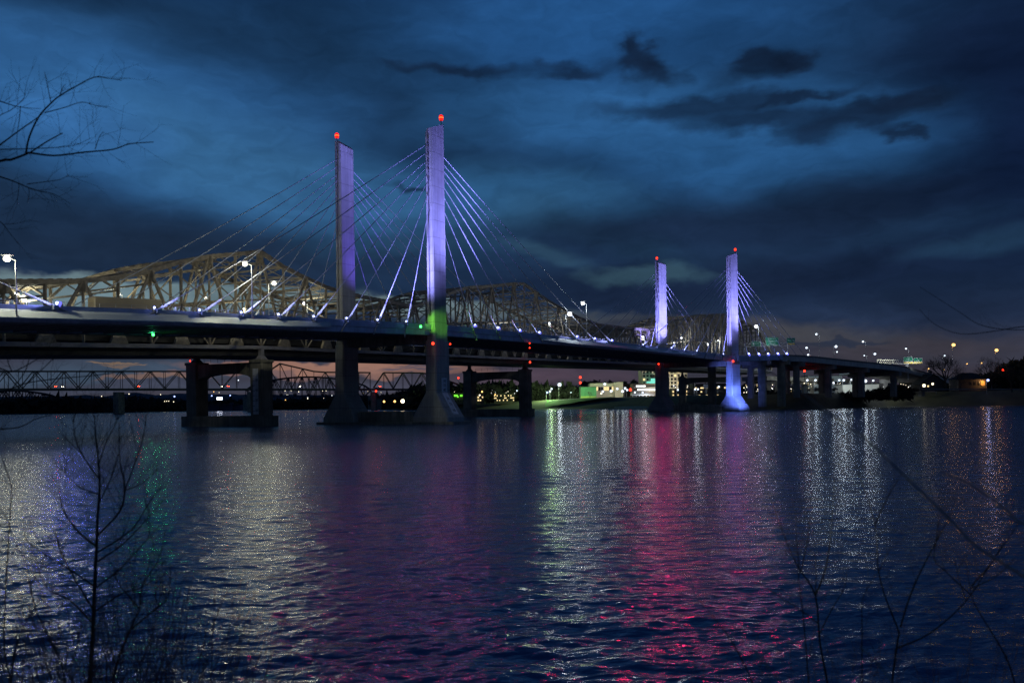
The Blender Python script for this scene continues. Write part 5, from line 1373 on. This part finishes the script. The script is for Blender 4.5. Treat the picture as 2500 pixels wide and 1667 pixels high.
# tree standing left of the camera whose boughs reach into the picture
TLB = [(.016, .004, [(-420, 1000), (0, 885), (80, 875), (190, 835), (220, 825), (400, 845), (620, 820), (830, 800), (950, 760), (1130, 745)]),
       (.011, .003, [(190, 835), (215, 710), (285, 560), (375, 460), (440, 405), (560, 335), (690, 270), (790, 275), (895, 293)]),
       (.010, .005, [(-300, 980), (0, 765), (150, 655), (285, 560)]), (.006, .002, [(330, 530), (480, 490), (600, 452), (700, 475), (790, 493)]),
       (.009, .006, [(220, 825), (340, 745), (460, 680)]), (.007, .002, [(-200, 810), (0, 800), (190, 795), (420, 785), (560, 765), (680, 710)]),
       (.005, .002, [(375, 455), (345, 310), (328, 230)]), (.008, .002, [(-200, 380), (0, 445), (60, 465), (160, 490), (300, 500)]), (.009, .002, [(-300, 900), (0, 1000), (90, 1030), (210, 1080), (290, 1105), (400, 1130), (520, 1200)]),
       (.005, .002, [(200, 1055), (350, 1035), (440, 1022), (510, 985)]), (.004, .002, [(140, 1050), (135, 1120), (125, 1185)]), (.004, .002, [(210, 1080), (215, 1130), (200, 1190)]), (.005, .002, [(150, 480), (145, 560), (125, 700), (125, 840)]),
       (.005, .002, [(-100, 640), (0, 550), (80, 510), (170, 430), (185, 380)]), (.005, .002, [(440, 405), (465, 340), (480, 320)]), (.004, .002, [(700, 800), (730, 710), (760, 670)]), (.006, .002, [(-200, 1200), (0, 1330), (60, 1400), (140, 1500)])]
lt = plant('bare_tree', 'bare tree reaching in from the left edge high above the old bridge', TLB, 3.0156, 0, 100, 7.6, 21, M_BARK, (-6.6, 7.2, .4), .85, (1.3, .34, .002, 1), 'tree', up=.2)
mb = MB(); branch(mb, [(-6.6, 7.2, .2), (-6.5, 7.3, 2.5), (-6.3, 7.5, 5.2), (-6.6, 7.4, 8.2)], .13, .05, 10)
for z, tx, ty in ((4.6, -3, 600), (5.5, -2, 500)):
    pass
for (x, y) in ((-420, 1000), (-300, 980), (-200, 810), (-200, 380), (-300, 900), (-100, 640), (-200, 1200)):
    q = P(x/3.0156, 100+y/3.0156, 7.6); branch(mb, [(-6.4, 7.4, q.z-.5), tuple(Vector((-6.4, 7.4, q.z-.5)).lerp(q, .5)), tuple(q)], .03, .015, 6)
mb.build('trunk', M_BARK, lt)
# mid-left arching branch of the same side, belongs to a low willow-like shrub at the edge
ML = [(.006, .002, [(-300, 560), (0, 500), (150, 450), (350, 380), (700, 330), (1100, 295), (1450, 250), (1620, 195)]), (.006, .002, [(-300, 100), (0, 200), (150, 240), (300, 180), (480, 80), (650, 20)]), (.006, .002, [(-250, 1000), (0, 960), (250, 930), (450, 830), (650, 780)]),
      (.005, .002, [(-200, 700), (0, 640), (150, 450), (300, 260), (370, 60), (400, -80)]), (.004, .002, [(350, 380), (560, 180), (680, 60)]), (.004, .002, [(150, 240), (100, 120), (95, 40)])]
lw = plant('bare_shrub', 'thin arching branches crossing the old bridge at the left edge', ML, 5.113, 0, 860, 7.0, 23, M_BARK, (-5.4, 6.6, .9), 1.2, (1.2, .26, .0016, 1), up=.3)
mb = MB()
for (x, y) in ((-300, 560), (-300, 100), (-250, 1000), (-200, 700)):
    q = P(x/5.113, 860+y/5.113, 7.0); branch(mb, [(-5.4, 6.6, .6), tuple(Vector((-5.4, 6.6, .6)).lerp(q, .5)+Vector((-.2, 0, .1))), tuple(q)], .02, .0085, 6)
mb.build('base_stems', M_BARK, lw)
# sapling, lower left
SA = [(.020, .003, [(470, 2100), (475, 1700), (480, 1568), (495, 1300), (505, 1050), (515, 850), (520, 700), (532, 520), (522, 350), (510, 250), (505, 140)]),
      (.008, .002, [(500, 1180), (440, 1080), (330, 880), (290, 720)]), (.008, .002, [(502, 1050), (400, 980), (240, 880), (130, 800)]), (.008, .002, [(515, 840), (400, 740), (325, 600), (325, 400)]), (.009, .002, [(520, 780), (640, 650), (665, 520), (640, 380), (635, 180)]),
      (.007, .002, [(520, 870), (700, 750), (800, 600), (880, 500)]), (.007, .002, [(518, 920), (650, 830), (760, 720), (900, 560)]), (.007, .002, [(508, 1060), (640, 960), (760, 830), (850, 730)]), (.007, .002, [(500, 1190), (650, 1090), (750, 1060), (840, 1000)]),
      (.006, .002, [(530, 480), (440, 350), (400, 250), (390, 130)]), (.005, .002, [(530, 560), (420, 520), (330, 430)]), (.005, .002, [(532, 600), (590, 480), (640, 330)]), (.005, .002, [(665, 540), (760, 500), (850, 420)]), (.005, .002, [(524, 420), (560, 300), (620, 180), (640, 130)]),
      (.007, .002, [(495, 1250), (380, 1130), (250, 1060), (190, 900)]), (.005, .002, [(665, 540), (740, 340), (775, 200), (775, 140)])]
plant('sapling', 'slender bare sapling standing over the lit water at lower left', SA, 2.187, 0, 950, 6.4, 31, M_BARK, (-3.1, 6.4, .4), 1.05, (3.4, .36, .0016, 1), up=.7)
SB = [(.010, .002, [(560, 2100), (600, 1568), (700, 1270), (745, 1170), (760, 1050), (850, 900), (880, 760)]), (.008, .002, [(420, 2100), (350, 1568), (300, 1400), (200, 1200), (150, 1000), (120, 820)]), (.008, .002, [(100, 2100), (60, 1568), (110, 1300), (230, 1100)]),
      (.007, .002, [(700, 1280), (820, 1180), (900, 1100), (910, 930)]), (.006, .002, [(745, 1170), (650, 1060), (600, 980)]), (.007, .002, [(60, 1568), (20, 1300), (60, 600), (60, 500)])]
plant('bare_shrub', 'tangled low shrub around the foot of the sapling', SB, 2.187, 0, 950, 6.0, 33, M_BARK, (-3.4, 6.0, .7), 1.0, (5, .42, .0016, 1), up=.7)
# brown brush along the bottom left
def brush(name, label, x0, x1, seed, n, zlo, zhi, Y0, Y1, m, hfun, cat_='brush'):
    rg = random.Random(seed); mb = MB()
    for _ in range(n):
        x = rg.uniform(x0, x1); Y = rg.uniform(Y0, Y1); X = uv(x, 1650)[0]/F*Y; h = hfun(x)*rg.uniform(.5, 1.1); p = Vector((X, Y, interp(Y, [1, 3, 5, 7, 9], [3.2, 2.5, 1.4, .4, -.4])))
        top_z = CAMH-(1667-987-h)/F*Y; L_ = max(.5, top_z-p.z); d = Vector((rg.gauss(0, .16), rg.gauss(0, .1), 1)).normalized()
        q = branch(mb, [tuple(p), tuple(p+d*L_*.5), tuple(p+(d+Vector((rg.gauss(0, .15), 0, 0))).normalized()*L_)], .004, .001, 3)
        twigs(mb, q, rg, 5, .22, .0012, .8, 0, .6)
    return tag(mb.build(name, m), label, cat_, None, 'stuff')
brush('brush', 'hazy brown brush filling the bottom left corner', 0, 560, 41, 420, 0, 0, 4.6, 6.6, M_BRUSH, lambda x: interp(x, [0, 150, 300, 500, 560], [190, 260, 320, 220, 80]))
brush('dry_weeds', 'sparse dry weeds along the bottom right', 1640, 2500, 43, 70, 0, 0, 4.8, 6.4, M_BRUSH, lambda x: interp(x, [1640, 1900, 2200, 2500], [40, 150, 130, 150]))
# lower right shrubs
S6 = 2.1875
RA = [(.013, .002, [(760, 2050), (715, 1700), (700, 1568), (660, 1350), (635, 1100), (550, 960), (510, 880), (440, 700), (355, 470)]), (.009, .002, [(635, 1100), (690, 960), (720, 750), (740, 450)]), (.006, .002, [(550, 960), (535, 800), (530, 650)]), (.006, .002, [(560, 970), (595, 800), (607, 700)]),
      (.007, .002, [(600, 1568), (570, 1200), (550, 1050), (540, 960)]), (.006, .002, [(650, 1250), (560, 1180), (420, 1090), (290, 1000)]), (.006, .002, [(660, 1300), (720, 1180), (790, 1060), (805, 960)]), (.006, .002, [(635, 1100), (640, 960), (625, 860)]), (.008, .002, [(470, 2050), (300, 1568), (180, 1330), (60, 1180), (0, 1100)])]
plant('bare_shrub', 'forked bare shrub at lower right, nearest the magenta reflection', RA, S6, 1700, 950, 6.2, 51, M_BARK, (3.2, 6.2, .6), .8, (1.6, .34, .0016, 1), up=.9)
RB = [(.013, .002, [(1020, 2050), (1040, 1700), (1045, 1568), (1075, 1340), (1080, 1290), (1010, 1110), (970, 950), (955, 720), (850, 400), (790, 240)]), (.007, .002, [(955, 720), (1030, 560), (1100, 450)]), (.009, .002, [(1090, 1270), (1150, 1080), (1250, 870), (1350, 690), (1390, 590)]),
      (.009, .002, [(1075, 1380), (1250, 1300), (1440, 1130), (1580, 920), (1720, 720)]), (.006, .002, [(885, 1568), (885, 1250), (890, 1110), (975, 970)]), (.005, .002, [(1270, 870), (1295, 700), (1300, 680)]), (.005, .002, [(975, 970), (1015, 890), (1040, 840)]), (.004, .002, [(955, 780), (1000, 760), (1040, 720)])]
plant('bare_shrub', 'tall bare shrub with long wand-like shoots right of centre bottom', RB, S6, 1700, 950, 5.8, 53, M_BARK, (4.2, 5.8, .9), .8, (1.5, .34, .0016, 1), up=.9)
RC = [(.011, .002, [(1800, 2050), (1720, 1700), (1700, 1568), (1650, 1420), (1530, 1220), (1470, 1100), (1440, 900)]), (.006, .002, [(1470, 1100), (1330, 970), (1270, 900), (1300, 740)]), (.006, .002, [(1470, 1060), (1600, 1000), (1700, 900)]), (.005, .002, [(1440, 1130), (1400, 1000), (1380, 900)]), (.007, .002, [(1470, 1050), (1580, 920), (1650, 800)])]
plant('bare_shrub', 'bare shrub with crossing shoots in the lower right corner', RC, S6, 1700, 950, 5.9, 55, M_BARK, (5.3, 5.9, .8), .8, (2, .34, .0016, 1), up=.9)
# long pale out-of-focus branches arching from the right
RD = [(.007, .003, [(2300, 1500), (1900, 1110), (1750, 1000), (1500, 840), (1350, 690), (1100, 450), (900, 260), (740, 150), (540, 0), (330, -130)]), (.006, .003, [(2200, 900), (1750, 720), (1650, 640), (1450, 500), (1300, 440)]), (.005, .003, [(1100, 1640), (1000, 1500), (870, 1370)]), (.005, .003, [(520, 1640), (400, 1500), (300, 1380)])]
rd = plant('fallen_branch', 'long pale blurred branch slanting across the right side of the water', RD, S6, 1700, 950, 2.9, 61, M_TWIG, (4.3, 2.8, 2.7), .75, (.5, .12, .0012, 0), 'branch', yv=.15)
mb = MB(); q = P(1700+2300/S6, 950+1500/S6, 2.9); branch(mb, [(q.x+.5, 2.4, 2.6), (q.x+.3, 2.6, 3.0), tuple(q)], .012, .006, 6); mb.build('butt_end', M_TWIG, rd)
RT = [(.005, .002, [(2700, 790), (2500, 805), (2400, 795), (2340, 760), (2245, 700)]), (.005, .002, [(2700, 780), (2500, 797), (2430, 808), (2345, 815), (2280, 790), (2245, 755)])]
rt = plant('bare_tree', 'thin drooping twigs reaching in from the right edge against the sky', RT, 1, 0, 0, 6.8, 63, M_BARK, (6.9, 6.6, .4), .8, (.6, .2, .0012, 0), 'tree', yv=.2)
mb = MB(); branch(mb, [(6.9, 6.6, .2), (6.9, 6.6, 3), (6.6, 6.7, 6.2)], .08, .04, 8)
for y_ in (790, 780): q = P(2700, y_, 6.8); branch(mb, [(6.85, 6.6, q.z-.6), tuple(q)], .03, .006, 6)
mb.build('trunk', M_BARK, rt)

# ---------------------------------------------------------------- camera and render settings
cam = bpy.data.cameras.new('camera'); co = bpy.data.objects.new('camera', cam); COL.objects.link(co)
cam.sensor_width = 36; cam.lens = 36*F/2500; cam.shift_y = (CY-833.5)/2500; cam.clip_start = .1; cam.clip_end = 30000
m = Matrix(((CR, SR, 0, 0), (0, 0, -1, 0), (-SR, CR, 0, CAMH), (0, 0, 0, 1)))
co.matrix_world = m
cam.dof.use_dof = True; cam.dof.focus_distance = 260; cam.dof.aperture_fstop = 2.0
SC.camera = co
SC.view_settings.view_transform = 'Standard'; SC.view_settings.look = 'None'; SC.view_settings.exposure = 0.18; SC.view_settings.gamma = 1
SC.cycles.sample_clamp_indirect = 2.0; SC.cycles.sample_clamp_direct = 14.0; SC.cycles.max_bounces = 5; SC.cycles.diffuse_bounces = 2; SC.cycles.glossy_bounces = 3
SC.cycles.use_light_tree = True
SC.cycles.use_denoising = True; SC.cycles.denoiser = 'OPENIMAGEDENOISE'; SC.cycles.denoising_input_passes = 'RGB_ALBEDO_NORMAL'; SC.cycles.denoising_prefilter = 'NONE'
